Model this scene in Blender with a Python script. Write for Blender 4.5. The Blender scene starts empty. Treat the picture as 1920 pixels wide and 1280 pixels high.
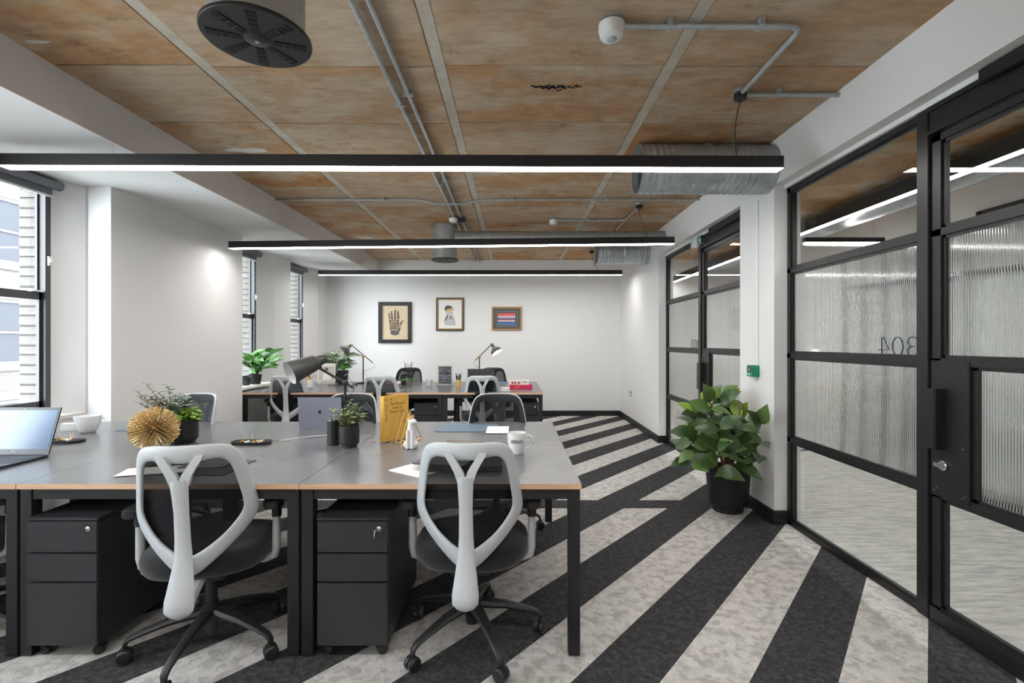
import bpy, bmesh, math, random
from mathutils import Vector, Matrix, Euler
random.seed(7)
PI = math.pi
scn = bpy.context.scene
C = scn.collection

# ------------------------------------------------------------------ camera, world, exposure
CH = 1.344                       # lens height above the carpet
cam_d = bpy.data.cameras.new('camera'); cam_d.lens = 17.0; cam_d.sensor_width = 36.0
cam_d.shift_x = -4 / 1920; cam_d.shift_y = 1 / 1920; cam_d.clip_start = 0.05; cam_d.clip_end = 200
cam = bpy.data.objects.new('camera', cam_d); C.objects.link(cam)
cam.location = (0, 0, CH); cam.rotation_euler = (PI / 2, 0, 0)
scn.camera = cam
wd = bpy.data.worlds.new('overcast_sky'); scn.world = wd; wd.use_nodes = True
bg = wd.node_tree.nodes['Background']; bg.inputs[0].default_value = (0.86, 0.93, 1.0, 1); bg.inputs[1].default_value = 22.0
vs = scn.view_settings
vs.view_transform = 'Standard'; vs.look = 'None'; vs.gamma = 1.0; vs.use_curve_mapping = False; vs.exposure = 0.0
scn.cycles.caustics_reflective = False; scn.cycles.caustics_refractive = False; scn.cycles.sample_clamp_indirect = 6.0
LED = 38.0                       # radiance of the linear lamps
F = 906.667
def at(px, py, d):               # a measured image point at depth d -> place in the room
    return Vector(((px - 964) * d / F, d, CH - (py - 641) * d / F))

# ------------------------------------------------------------------ materials
def lin(c):
    r = []
    for v in c:
        v = v / 255.0
        r.append(v / 12.92 if v <= 0.04045 else ((v + 0.055) / 1.055) ** 2.4)
    return (*r, 1.0)
MATS = {}
def mat(name, rgb, rough=0.5, metal=0.0, noise=None, bump=None, spec=0.5, coat=0.0, emit=None, stretch=None, sheen=0.0):
    if name in MATS: return MATS[name]
    m = bpy.data.materials.new(name); m.use_nodes = True
    nt = m.node_tree; b = nt.nodes['Principled BSDF']
    b.inputs['Base Color'].default_value = lin(rgb); b.inputs['Roughness'].default_value = rough
    b.inputs['Metallic'].default_value = metal; b.inputs['Specular IOR Level'].default_value = spec
    b.inputs['Coat Weight'].default_value = coat
    if sheen: b.inputs['Sheen Weight'].default_value = sheen
    if emit:
        b.inputs['Emission Color'].default_value = (*emit[0], 1); b.inputs['Emission Strength'].default_value = emit[1]
    tc = nt.nodes.new('ShaderNodeTexCoord'); mp = nt.nodes.new('ShaderNodeMapping')
    nt.links.new(tc.outputs['Object'], mp.inputs['Vector'])
    if stretch: mp.inputs['Scale'].default_value = stretch
    if noise:                    # (scale, second colour, contrast)
        n = nt.nodes.new('ShaderNodeTexNoise'); n.inputs['Scale'].default_value = noise[0]; n.inputs['Detail'].default_value = 6
        nt.links.new(mp.outputs[0], n.inputs['Vector'])
        r = nt.nodes.new('ShaderNodeValToRGB'); k = noise[2]
        r.color_ramp.elements[0].position = 0.5 - k; r.color_ramp.elements[1].position = 0.5 + k
        r.color_ramp.elements[0].color = lin(rgb); r.color_ramp.elements[1].color = lin(noise[1])
        nt.links.new(n.outputs['Fac'], r.inputs['Fac']); nt.links.new(r.outputs['Color'], b.inputs['Base Color'])
    if bump:                     # (scale, strength)
        n2 = nt.nodes.new('ShaderNodeTexNoise'); n2.inputs['Scale'].default_value = bump[0]; n2.inputs['Detail'].default_value = 4
        nt.links.new(mp.outputs[0], n2.inputs['Vector'])
        bp = nt.nodes.new('ShaderNodeBump'); bp.inputs['Strength'].default_value = bump[1]; bp.inputs['Distance'].default_value = 0.01
        nt.links.new(n2.outputs['Fac'], bp.inputs['Height']); nt.links.new(bp.outputs[0], b.inputs['Normal'])
    MATS[name] = m
    return m

def glass_mat(name, tint, rough=0.0, base=0.06):
    m = bpy.data.materials.new(name); m.use_nodes = True; nt = m.node_tree; nt.nodes.clear()
    o = nt.nodes.new('ShaderNodeOutputMaterial'); mx = nt.nodes.new('ShaderNodeMixShader')
    t = nt.nodes.new('ShaderNodeBsdfTransparent'); t.inputs[0].default_value = (*tint, 1)
    g = nt.nodes.new('ShaderNodeBsdfGlossy'); g.inputs['Roughness'].default_value = rough
    f = nt.nodes.new('ShaderNodeFresnel'); f.inputs[0].default_value = 1.45
    ge = nt.nodes.new('ShaderNodeNewGeometry'); iv = nt.nodes.new('ShaderNodeMath'); iv.operation = 'SUBTRACT'; iv.inputs[0].default_value = 1.0
    ml = nt.nodes.new('ShaderNodeMath'); ml.operation = 'MULTIPLY'      # reflect on the outer faces only, no total reflection inside the pane
    nt.links.new(ge.outputs['Backfacing'], iv.inputs[1]); nt.links.new(f.outputs[0], ml.inputs[0]); nt.links.new(iv.outputs[0], ml.inputs[1])
    nt.links.new(ml.outputs[0], mx.inputs[0]); nt.links.new(t.outputs[0], mx.inputs[1]); nt.links.new(g.outputs[0], mx.inputs[2])
    nt.links.new(mx.outputs[0], o.inputs[0]); MATS[name] = m
    return m

def mesh_fabric(name, rgb, clear):
    m = bpy.data.materials.new(name); m.use_nodes = True; nt = m.node_tree
    b = nt.nodes['Principled BSDF']; b.inputs['Base Color'].default_value = lin(rgb); b.inputs['Roughness'].default_value = 0.75
    b.inputs['Specular IOR Level'].default_value = 0.2
    o = nt.nodes['Material Output']; mx = nt.nodes.new('ShaderNodeMixShader'); t = nt.nodes.new('ShaderNodeBsdfTransparent')
    mx.inputs[0].default_value = 1 - clear
    nt.links.new(t.outputs[0], mx.inputs[1]); nt.links.new(b.outputs[0], mx.inputs[2]); nt.links.new(mx.outputs[0], o.inputs[0])
    MATS[name] = m; return m

def concrete_mat():
    m = bpy.data.materials.new('board_marked_concrete'); m.use_nodes = True; nt = m.node_tree; b = nt.nodes['Principled BSDF']
    N = lambda t: nt.nodes.new(t); L = nt.links.new
    tc = N('ShaderNodeTexCoord'); oi = N('ShaderNodeObjectInfo')
    ad = N('ShaderNodeVectorMath'); ad.operation = 'ADD'
    sc = N('ShaderNodeVectorMath'); sc.operation = 'SCALE'; sc.inputs[3].default_value = 9.0
    cb = N('ShaderNodeCombineXYZ'); L(oi.outputs['Random'], cb.inputs[0]); L(oi.outputs['Random'], cb.inputs[1]); L(oi.outputs['Random'], cb.inputs[2])
    L(cb.outputs[0], sc.inputs[0]); L(tc.outputs['Object'], ad.inputs[0]); L(sc.outputs[0], ad.inputs[1])
    def noise(scale, det, stretch, rough=0.6):
        mp = N('ShaderNodeMapping'); mp.inputs['Scale'].default_value = stretch; L(ad.outputs[0], mp.inputs[0])
        n = N('ShaderNodeTexNoise'); n.inputs['Scale'].default_value = scale; n.inputs['Detail'].default_value = det; n.inputs['Roughness'].default_value = rough
        L(mp.outputs[0], n.inputs['Vector']); return n.outputs['Fac']
    def ramp(fac, p0, p1, c0, c1):
        r = N('ShaderNodeValToRGB'); r.color_ramp.elements[0].position = p0; r.color_ramp.elements[1].position = p1
        r.color_ramp.elements[0].color = c0; r.color_ramp.elements[1].color = c1; L(fac, r.inputs[0]); return r.outputs[0]
    def mix(a, b_, fac, mode='MIX'):
        x = N('ShaderNodeMixRGB'); x.blend_type = mode; L(a, x.inputs[1]); L(b_, x.inputs[2])
        if isinstance(fac, float): x.inputs[0].default_value = fac
        else: L(fac, x.inputs[0])
        return x.outputs[0]
    base = ramp(noise(3.0, 5, (1, 1.6, 1)), 0.35, 0.65, lin((186, 166, 140)), lin((204, 186, 164)))
    rust = ramp(noise(6.0, 6, (1, 1, 1)), 0.3, 0.7, lin((168, 121, 76)), lin((198, 155, 107)))
    f1 = ramp(noise(1.5, 7, (0.8, 1.2, 1), 0.70), 0.43, 0.56, (0, 0, 0, 1), (1, 1, 1, 1))
    bias = N('ShaderNodeMath'); bias.operation = 'MULTIPLY_ADD'; L(oi.outputs['Random'], bias.inputs[0]); bias.inputs[1].default_value = 0.95; bias.inputs[2].default_value = 0.35
    fm = N('ShaderNodeMath'); fm.operation = 'MULTIPLY'; fm.use_clamp = True; L(f1, fm.inputs[0]); L(bias.outputs[0], fm.inputs[1])
    col = mix(base, rust, fm.outputs[0])
    streak = ramp(noise(9.0, 5, (0.8, 3.2, 1)), 0.36, 0.64, lin((206, 198, 190)), (1, 1, 1, 1))
    col = mix(col, streak, 0.45, 'MULTIPLY')
    dark = ramp(noise(2.4, 8, (1.0, 1.7, 1), 0.75), 0.28, 0.40, lin((120, 92, 72)), (1, 1, 1, 1))
    col = mix(col, dark, 0.7, 'MULTIPLY')
    spk = ramp(noise(34.0, 5, (1, 1, 1), 0.7), 0.68, 0.74, (0, 0, 0, 1), (1, 1, 1, 1))
    wh = N('ShaderNodeRGB'); wh.outputs[0].default_value = lin((196, 184, 168))
    col = mix(col, wh.outputs[0], spk)
    L(col, b.inputs['Base Color']); b.inputs['Roughness'].default_value = 0.82; b.inputs['Specular IOR Level'].default_value = 0.25
    bp = N('ShaderNodeBump'); bp.inputs['Strength'].default_value = 0.35; bp.inputs['Distance'].default_value = 0.008
    L(noise(14.0, 6, (0.5, 2.2, 1)), bp.inputs['Height']); L(bp.outputs[0], b.inputs['Normal'])
    MATS['board_marked_concrete'] = m; return m

def carpet_mat(name, c0, c1, c2, scale, stretch):
    m = bpy.data.materials.new(name); m.use_nodes = True; nt = m.node_tree; b = nt.nodes['Principled BSDF']
    N = lambda t: nt.nodes.new(t); L = nt.links.new
    tc = N('ShaderNodeTexCoord'); mp = N('ShaderNodeMapping'); mp.inputs['Scale'].default_value = stretch
    L(tc.outputs['Object'], mp.inputs[0])
    v = N('ShaderNodeTexVoronoi'); v.distance = 'CHEBYCHEV'; v.inputs['Scale'].default_value = scale; L(mp.outputs[0], v.inputs['Vector'])
    n = N('ShaderNodeTexNoise'); n.inputs['Scale'].default_value = scale * 0.55; n.inputs['Detail'].default_value = 7; n.inputs['Roughness'].default_value = 0.68; L(mp.outputs[0], n.inputs['Vector'])
    mm = N('ShaderNodeMath'); mm.operation = 'MULTIPLY_ADD'; mm.inputs[1].default_value = 0.22; sep = N('ShaderNodeSeparateColor'); L(v.outputs['Color'], sep.inputs[0])
    L(sep.outputs[0], mm.inputs[0]); L(n.outputs['Fac'], mm.inputs[2])
    r = N('ShaderNodeValToRGB'); L(mm.outputs[0], r.inputs[0])
    e = r.color_ramp.elements; e[0].position = 0.46; e[0].color = lin(c0); e[1].position = 0.74; e[1].color = lin(c2)
    k = e.new(0.60); k.color = lin(c1)
    fine = N('ShaderNodeTexNoise'); fine.inputs['Scale'].default_value = 260; fine.inputs['Detail'].default_value = 2; L(tc.outputs['Object'], fine.inputs['Vector'])
    fr = N('ShaderNodeValToRGB'); fr.color_ramp.elements[0].position = 0.3; fr.color_ramp.elements[0].color = (0.62, 0.62, 0.62, 1); fr.color_ramp.elements[1].position = 0.7; L(fine.outputs['Fac'], fr.inputs[0])
    mx = N('ShaderNodeMixRGB'); mx.blend_type = 'MULTIPLY'; mx.inputs[0].default_value = 0.6; L(r.outputs[0], mx.inputs[1]); L(fr.outputs[0], mx.inputs[2])
    L(mx.outputs[0], b.inputs['Base Color']); b.inputs['Roughness'].default_value = 0.95; b.inputs['Specular IOR Level'].default_value = 0.1
    bp = N('ShaderNodeBump'); bp.inputs['Strength'].default_value = 0.5; bp.inputs['Distance'].default_value = 0.006
    L(fine.outputs['Fac'], bp.inputs['Height']); L(bp.outputs[0], b.inputs['Normal'])
    MATS[name] = m; return m

def brick_mat():
    m = bpy.data.materials.new('pale_facade_brick'); m.use_nodes = True; nt = m.node_tree; b = nt.nodes['Principled BSDF']
    tc = nt.nodes.new('ShaderNodeTexCoord'); sp = nt.nodes.new('ShaderNodeSeparateXYZ'); cb = nt.nodes.new('ShaderNodeCombineXYZ')
    nt.links.new(tc.outputs['Object'], sp.inputs[0]); nt.links.new(sp.outputs[1], cb.inputs[0]); nt.links.new(sp.outputs[2], cb.inputs[1])
    br = nt.nodes.new('ShaderNodeTexBrick'); br.inputs['Scale'].default_value = 1.0
    br.inputs['Brick Width'].default_value = 0.24; br.inputs['Row Height'].default_value = 0.085; br.inputs['Mortar Size'].default_value = 0.009
    br.inputs['Color1'].default_value = lin((80, 76, 72)); br.inputs['Color2'].default_value = lin((71, 67, 63)); br.inputs['Mortar'].default_value = lin((60, 57, 55))
    nt.links.new(cb.outputs[0], br.inputs['Vector']); nt.links.new(br.outputs['Color'], b.inputs['Base Color']); b.inputs['Roughness'].default_value = 0.9
    MATS['pale_facade_brick'] = m; return m

WALL = mat('white_wall_paint', (233, 233, 232), 0.6, spec=0.25, bump=(60, 0.03))
CONC = concrete_mat()
CDARK = carpet_mat('charcoal_carpet', (58, 58, 60), (68, 68, 70), (82, 82, 83), 60, (1, 1, 1))
CLIGHT = carpet_mat('pale_grey_carpet', (224, 221, 217), (212, 209, 205), (184, 181, 177), 30, (1, 1, 1))
CHALL = carpet_mat('streaked_corridor_carpet', (222, 221, 217), (208, 207, 203), (188, 187, 183), 30, (0.3, 1.7, 1))
BRICK = brick_mat()
BLACK = mat('black_powder_coat', (28, 28, 30), 0.42)
BASEB = mat('black_skirting', (26, 26, 27), 0.45)
DESKTOP = mat('charcoal_linoleum', (102, 103, 106), 0.25, spec=1.0, noise=(5, (110, 111, 114), 0.2))
PLY = mat('plywood_edge', (226, 190, 158), 0.55, noise=(8, (206, 164, 130), 0.25), stretch=(1, 1, 40))
STEEL = mat('desk_frame_steel', (30, 31, 34), 0.45)
CAB = mat('pedestal_steel', (44, 46, 50), 0.42)
CHROME = mat('chrome', (210, 210, 212), 0.22, metal=1.0)
GALV = mat('galvanised_steel', (196, 203, 206), 0.34, metal=0.6, noise=(18, (172, 180, 183), 0.2))
GREYP = mat('light_grey_plastic', (196, 201, 205), 0.45)
BLKP = mat('black_plastic', (34, 35, 37), 0.45)
SEATF = mat('black_seat_fabric', (34, 34, 37), 0.9, spec=0.15, sheen=0.3, bump=(300, 0.25))
MESHF = mesh_fabric('black_mesh_fabric', (22, 22, 25), 0.17)
PANE = glass_mat('clear_pane', (0.965, 0.98, 0.975))
LEDM = mat('led_diffuser', (255, 255, 255), 0.5, emit=((1.0, 0.975, 0.95), LED))
WHITEP = mat('white_plastic', (236, 236, 234), 0.4)
PAPER = mat('white_paper', (238, 236, 232), 0.8, spec=0.2)
CERAM = mat('white_ceramic', (240, 240, 240), 0.16)
GOLD = mat('brushed_gold', (232, 192, 124), 0.38, metal=0.55)
BRASS = mat('aged_brass', (190, 158, 96), 0.35, metal=1.0)
MATTEBLK = mat('matte_black_pot', (30, 31, 32), 0.5)
BLUE = mat('slate_blue_leather', (92, 116, 134), 0.5, bump=(120, 0.05))
SOIL = mat('potting_soil', (48, 38, 30), 0.95, noise=(60, (30, 24, 20), 0.2))
STEM = mat('brown_stem', (116, 84, 58), 0.8)
rg = bpy.data.materials.new('reeded_glass'); rg.use_nodes = True
_b = rg.node_tree.nodes['Principled BSDF']; _b.inputs['Transmission Weight'].default_value = 1.0; _b.inputs['Roughness'].default_value = 0.06
_b.inputs['Base Color'].default_value = (0.93, 0.96, 0.96, 1); _b.inputs['IOR'].default_value = 1.45

# ------------------------------------------------------------------ mesh helpers
class MB:
    def __init__(s): s.v = []; s.f = []; s.mi = []
    def add(s, vs_, fs, mi=0):
        o = len(s.v); s.v += [tuple(p) for p in vs_]; s.f += [tuple(i + o for i in f) for f in fs]; s.mi += [mi] * len(fs); return s
    def box(s, x0, x1, y0, y1, z0, z1, mi=0):
        v = [(x0, y0, z0), (x1, y0, z0), (x1, y1, z0), (x0, y1, z0), (x0, y0, z1), (x1, y0, z1), (x1, y1, z1), (x0, y1, z1)]
        return s.add(v, [(0, 3, 2, 1), (4, 5, 6, 7), (0, 1, 5, 4), (1, 2, 6, 5), (2, 3, 7, 6), (3, 0, 4, 7)], mi)
    def bar(s, a, b, w, h=None, up=(0, 0, 1), mi=0, w2=None, h2=None):
        a = Vector(a); b = Vector(b); h = h or w; w2 = w2 or w; h2 = h2 or h; d = (b - a).normalized(); u = Vector(up)
        if abs(d.dot(u)) > 0.99: u = Vector((0, 1, 0))
        r = d.cross(u).normalized(); u = r.cross(d)
        v = [a - r * w / 2 - u * h / 2, a + r * w / 2 - u * h / 2, a + r * w / 2 + u * h / 2, a - r * w / 2 + u * h / 2,
             b - r * w2 / 2 - u * h2 / 2, b + r * w2 / 2 - u * h2 / 2, b + r * w2 / 2 + u * h2 / 2, b - r * w2 / 2 + u * h2 / 2]
        return s.add(v, [(3, 2, 1, 0), (4, 5, 6, 7), (0, 1, 5, 4), (1, 2, 6, 5), (2, 3, 7, 6), (3, 0, 4, 7)], mi)
    def tube(s, pts, r, n=8, cap=True, mi=0):
        pts = [Vector(p) for p in pts]; rs = r if isinstance(r, (list, tuple)) else [r] * len(pts)
        d0 = (pts[1] - pts[0]).normalized(); u = Vector((0, 0, 1)) if abs(d0.z) < 0.9 else Vector((1, 0, 0))
        x = d0.cross(u).normalized(); vs_ = []; k = len(pts)
        for i, p in enumerate(pts):
            t = (pts[min(i + 1, k - 1)] - pts[max(i - 1, 0)]).normalized()
            x = (x - t * x.dot(t)).normalized(); y = t.cross(x)
            for j in range(n):
                a = 2 * PI * j / n; vs_.append(p + (x * math.cos(a) + y * math.sin(a)) * rs[i])
        fs = [(i * n + j, i * n + (j + 1) % n, (i + 1) * n + (j + 1) % n, (i + 1) * n + j) for i in range(k - 1) for j in range(n)]
        if cap: fs += [tuple(range(n - 1, -1, -1)), tuple((k - 1) * n + j for j in range(n))]
        return s.add(vs_, fs, mi)
    def lathe(s, prof, n=24, c=(0, 0, 0), mi=0, mtx=None):
        vs_ = []; k = len(prof)
        for (r, z) in prof:
            for j in range(n):
                a = 2 * PI * j / n; p = Vector((r * math.cos(a), r * math.sin(a), z))
                vs_.append((mtx @ p if mtx else p) + Vector(c))
        fs = [(i * n + j, i * n + (j + 1) % n, (i + 1) * n + (j + 1) % n, (i + 1) * n + j) for i in range(k - 1) for j in range(n)]
        fs += [tuple(range(n - 1, -1, -1)), tuple((k - 1) * n + j for j in range(n))]
        return s.add(vs_, fs, mi)
    def prism(s, poly, z0, z1, mi=0, mtx=None):
        n = len(poly); v = [Vector((p[0], p[1], z0)) for p in poly] + [Vector((p[0], p[1], z1)) for p in poly]
        if mtx: v = [mtx @ p for p in v]
        return s.add(v, [tuple(range(n - 1, -1, -1)), tuple(range(n, 2 * n))] + [(i, (i + 1) % n, n + (i + 1) % n, n + i) for i in range(n)], mi)
    def ball(s, c, r, n=12, m=8, mi=0, sc=(1, 1, 1)):
        pr = [(max(r * math.sin(PI * i / m), 1e-4), -r * math.cos(PI * i / m)) for i in range(m + 1)]
        return s.lathe(pr, n, c, mi, Matrix.Diagonal((*sc, 1)))
    def build(s, name, mt, parent=None, smooth=False, bevel=0, subd=0, loc=None, rot=None, label=None):
        me = bpy.data.meshes.new(name); me.from_pydata(s.v, [], s.f)
        for x in (mt if isinstance(mt, (list, tuple)) else [mt]): me.materials.append(x)
        if any(s.mi): me.polygons.foreach_set('material_index', s.mi)
        bm = bmesh.new(); bm.from_mesh(me); bmesh.ops.recalc_face_normals(bm, faces=bm.faces)
        if bevel: bmesh.ops.bevel(bm, geom=bm.edges[:], offset=bevel, segments=2, affect='EDGES', clamp_overlap=True)
        bm.to_mesh(me); bm.free(); me.update()
        if smooth: me.shade_smooth(); me.set_sharp_from_angle(angle=math.radians(40))
        o = bpy.data.objects.new(name, me); C.objects.link(o)
        if subd:
            md = o.modifiers.new('round', 'SUBSURF'); md.levels = subd; md.render_levels = subd; me.shade_smooth()
        if parent: o.parent = parent
        if loc: o.location = loc
        if rot: o.rotation_euler = rot
        if label: o['label'] = label
        return o

def tag(o, label, cat=None, group=None, kind=None):
    o['label'] = label
    if cat: o['category'] = cat
    if group: o['group'] = group
    if kind: o['kind'] = kind
    return o
def thing(name, label, cat, loc=(0, 0, 0), rz=0, group=None, kind=None):
    o = bpy.data.objects.new(name, None); o.empty_display_size = 0.1; C.objects.link(o)
    o.location = loc; o.rotation_euler = (0, 0, rz)
    return tag(o, label, cat, group, kind)
def struct(o, label=None):
    o['kind'] = 'structure'
    if label: o['label'] = label
    return o
def clone(o, parent=None):
    c = o.copy(); C.objects.link(c); c.parent = parent
    for ch in list(o.children): clone(ch, c)
    return c
def share(o, parent, loc=(0, 0, 0), rot=(0, 0, 0), name=None):
    c = bpy.data.objects.new(name or o.name.split('.')[0], o.data); C.objects.link(c)
    c.parent = parent; c.location = loc; c.rotation_euler = rot; return c
def text_obj(name, s, size, mt, parent, mtx, extrude=0.0006, mirror=False, sx=1.0, offset=0.0):
    cu = bpy.data.curves.new('lettering', 'FONT'); cu.body = s; cu.size = size; cu.extrude = extrude; cu.align_x = 'CENTER'; cu.align_y = 'CENTER'; cu.offset = offset; cu.resolution_u = 3
    t = bpy.data.objects.new('lettering', cu); C.objects.link(t); dg = bpy.context.evaluated_depsgraph_get(); dg.update()
    me = bpy.data.meshes.new_from_object(t.evaluated_get(dg)); bpy.data.objects.remove(t); bpy.data.curves.remove(cu)
    me.transform(mtx @ Matrix.Diagonal((sx * (-1 if mirror else 1), 1, 1, 1))); me.materials.clear(); me.materials.append(mt)
    o = bpy.data.objects.new(name, me); C.objects.link(o); o.parent = parent; return o
def rounded(w, h, r, n=5):
    p = []
    for cx, cy, a0 in ((w / 2 - r, h / 2 - r, 0), (-w / 2 + r, h / 2 - r, PI / 2), (-w / 2 + r, -h / 2 + r, PI), (w / 2 - r, -h / 2 + r, 1.5 * PI)):
        for i in range(n): a = a0 + PI / 2 * i / (n - 1); p.append((cx + r * math.cos(a), cy + r * math.sin(a)))
    return p
RX90 = Matrix.Rotation(PI / 2, 4, 'X')           # xy drawing -> upright, facing the camera
# ------------------------------------------------------------------ the setting
ZC, ZS, ZB = 2.835, 2.579, 2.505         # slab soffit, lowered window strip, bulkhead underside
XR, XG, XL, XP, XB = 1.925, 2.02, -3.40, -3.21, -2.48
Y0, Y1 = -3.4, 8.80

# floor: charcoal carpet with inlaid pale diagonal strips
floor = struct(MB().box(XL - 0.14, 2.06, Y0, Y1, -0.05, 0).build('floor', CDARK), 'charcoal carpet floor with pale diagonal stripes')
def clip(poly, a, b, c):                         # keep a*x+b*y<=c
    out = []
    for i, p in enumerate(poly):
        q = poly[(i + 1) % len(poly)]; fp = a * p[0] + b * p[1] - c; fq = a * q[0] + b * q[1] - c
        if fp <= 0: out.append(p)
        if fp * fq < 0: t = fp / (fp - fq); out.append((p[0] + (q[0] - p[0]) * t, p[1] + (q[1] - p[1]) * t))
    return out
nx, ny = 0.758, -0.652
for k in range(-6, 18):
    n1 = -0.007 - 0.534 * k; n0 = n1 - 0.267
    for (ya, yb) in ((Y0, 3.905), (4.11, Y1)):
        p = [(XL - 0.1, ya), (2.03, ya), (2.03, yb), (XL - 0.1, yb)]
        p = clip(p, nx, ny, n1)
        if len(p) > 2: p = clip(p, -nx, -ny, -n0)
        if len(p) > 2: MB().prism(p, -0.01, 0.0015).build('carpet_strip', CLIGHT, floor)

# slab with formwork panels and ribs
ceiling = struct(MB().box(XB - 0.02, XR, Y0, Y1, ZC + 0.012, ZC + 0.12).build('ceiling', mat('joint_concrete', (92, 80, 68), 0.9)), 'raw board marked concrete ceiling with orange stains')
cols = [(XB, -1.712), (-1.638, -0.441), (-0.369, 0.808), (0.882, XR)]
rib = mat('grey_concrete_rib', (206, 198, 184), 0.85, noise=(9, (184, 172, 154), 0.22), bump=(20, 0.3))
for i, (xa, xb) in enumerate(cols):
    j = 2.61 - 0.68 * 9 + random.uniform(-0.015, 0.015)
    while j < Y1:
        ya, yb = max(j, Y0), min(j + 0.68, Y1)
        if yb - ya > 0.03:
            dz = random.uniform(0, 0.0025); w, h = xb - xa, yb - ya
            MB().box(-w / 2, w / 2, -h / 2 + 0.005, h / 2 - 0.005, 0, 0.03).build('concrete_panel', CONC, ceiling, loc=((xa + xb) / 2, (ya + yb) / 2, ZC + dz))
        j += 0.68
for i in range(3):
    xa, xb = cols[i][1] + 0.004, cols[i + 1][0] - 0.004
    MB().box(xa, xb, Y0, Y1, ZC + 0.004, ZC + 0.03).build('concrete_rib', rib, ceiling)
patch = mat('white_plaster_patch', (220, 218, 212), 0.8)
for (px, py, d, w, h, sd) in ((463, 280, 3.76, 0.34, 0.10, 1), (72, 79, 2.40, 0.13, 0.03, 2), (684, 444, 6.9, 0.3, 0.14, 4)):
    c = at(px, py, d); random.seed(sd)
    pl = [(c.x + math.cos(a) * w / 2 * random.uniform(.75, 1.15), c.y + math.sin(a) * h / 2 * random.uniform(.7, 1.2)) for a in [i * PI / 6 for i in range(12)]]
    MB().prism(pl, ZC - 0.002, ZC + 0.01).build('plaster_patch', patch, ceiling)
c = at(1040, 163, 2.83)
mb = MB()
random.seed(3)
for i in range(46):
    x = c.x + random.gauss(0, 0.07) ; y = c.y + random.gauss(0, 0.012); r = random.uniform(0.002, 0.008)
    mb.prism([(x + r * math.cos(a) * 1.6, y + r * math.sin(a)) for a in (0, 1.2, 2.3, 3.4, 4.6, 5.5)], ZC - 0.0015, ZC + 0.002)
sp = mb.build('honeycomb_pitting', mat('pit_black', (22, 18, 16), 0.95), ceiling); sp['kind'] = 'stuff'

# beam and lowered strip over the windows
MB().box(-3.75, XB, Y0, Y1, ZS, ZC + 0.12).build('ceiling_strip', WALL, ceiling, label='white lowered ceiling strip over the windows')
# end walls
wall_back = struct(MB().box(-3.75, 4.5, Y1, Y1 + 0.15, -0.05, ZC + 0.1).build('wall_back', WALL), 'white painted end wall with framed pictures')
struct(MB().box(-3.75, 4.5, Y0 - 0.15, Y0, -0.05, ZC + 0.1).build('wall_front', WALL), 'white painted wall behind the camera')

# right wall: piers, bulkhead, solid part
wr = MB().box(XR, 2.12, 6.44, Y1, 0, ZC + 0.1).box(XR, 2.12, 3.58, 4.121, 0, ZB).box(XR, 2.12, 0.72, 1.261, 0, ZB).box(XR, 2.12, Y0, -1.6, 0, ZB)
wr.box(XR, 2.12, Y0, 6.44, ZB, ZC + 0.1)
for o_ in (-2.86, 0.0, 2.86): wr.box(2.0, 2.12, 1.261 + o_, 3.58 + o_, 2.478, ZB)
wall_right = struct(wr.build('wall_right', WALL), 'white right wall with piers and bulkhead around black glazing')
# left wall: piers between splayed window reveals, big pier, apron below the sills
SILL = 0.79
wins = [(0.0, 0.752, 0.16), (1.41, 2.213, 0.16), (2.87, 3.673, 0.162), (5.79, 6.594, 0.256), (7.44, 8.06, 0.317)]
lw = MB().box(-3.75, XL, Y0, Y1, -0.02, SILL)
edges = [Y0] + [e for w_ in wins for e in (w_[0], w_[1])] + [Y1]
for i in range(0, len(edges), 2):
    a, b = edges[i], edges[i + 1]
    s0 = wins[i // 2 - 1][2] if i > 0 else 0.0           # the reveal before this pier
    s1 = 0.09 if i // 2 < len(wins) else 0.0
    lw.prism([(-3.60, a), (-3.56, a), (-3.52, a), (XL, min(a + s0, b)), (XL, max(b - s1, a)), (-3.52, b), (-3.56, b), (-3.60, b)], SILL, ZS)
wall_left = struct(lw.build('wall_left', WALL), 'white window wall with splayed reveals')
MORT = mat('brick_mortar', (70, 68, 65), .95); RB = mat('reveal_brick', (100, 97, 92), .9, noise=(14, (86, 82, 77), .2), bump=(60, .2))
mo = MB()
for i in range(0, len(edges), 2):
    if edges[i + 1] - edges[i] > .03: mo.box(-3.76, -3.60, edges[i] + .006, edges[i + 1] - .006, SILL - .6, ZS + .5)
mo.build('brick_backing', MORT, wall_left)
br0 = None
for (wa, wb, ws) in wins[2:]:
    for k in range(24):
        z = SILL + .012 + k * .0745
        if br0 is None: br0 = MB().box(-.08, .08, 0, .10, 0, .066).build('brick', RB, wall_left, bevel=.004); o = br0
        else: o = share(br0, wall_left, name='brick')
        o.location = (-3.685, wb + (.0 if k % 2 else .002), z)
struct(MB().box(XL, XP, 3.85, 5.713, 0, ZS).build('wall_pier', WALL), 'wide white pier projecting between the windows')
# skirting
bb = MB().box(-3.4, XR - 0.015, Y1 - 0.016, Y1, 0, 0.098)
struct(bb.build('baseboard_back', BASEB, bevel=0.003), 'black skirting along the end wall')
bb = MB().box(XR - 0.016, XR, 6.44, Y1 - 0.016, 0, 0.098).box(XR - 0.016, XG, 6.424, 6.44, 0, 0.098)
for o_ in (0.0, -2.86): bb.box(XR - 0.016, XR, 3.58 + o_, 4.121 + o_, 0, 0.098).box(XR - 0.016, XG + 0.0, 3.564 + o_, 3.58 + o_, 0, 0.098)
struct(bb.build('baseboard_right', BASEB), 'black skirting round the white piers')

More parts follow.
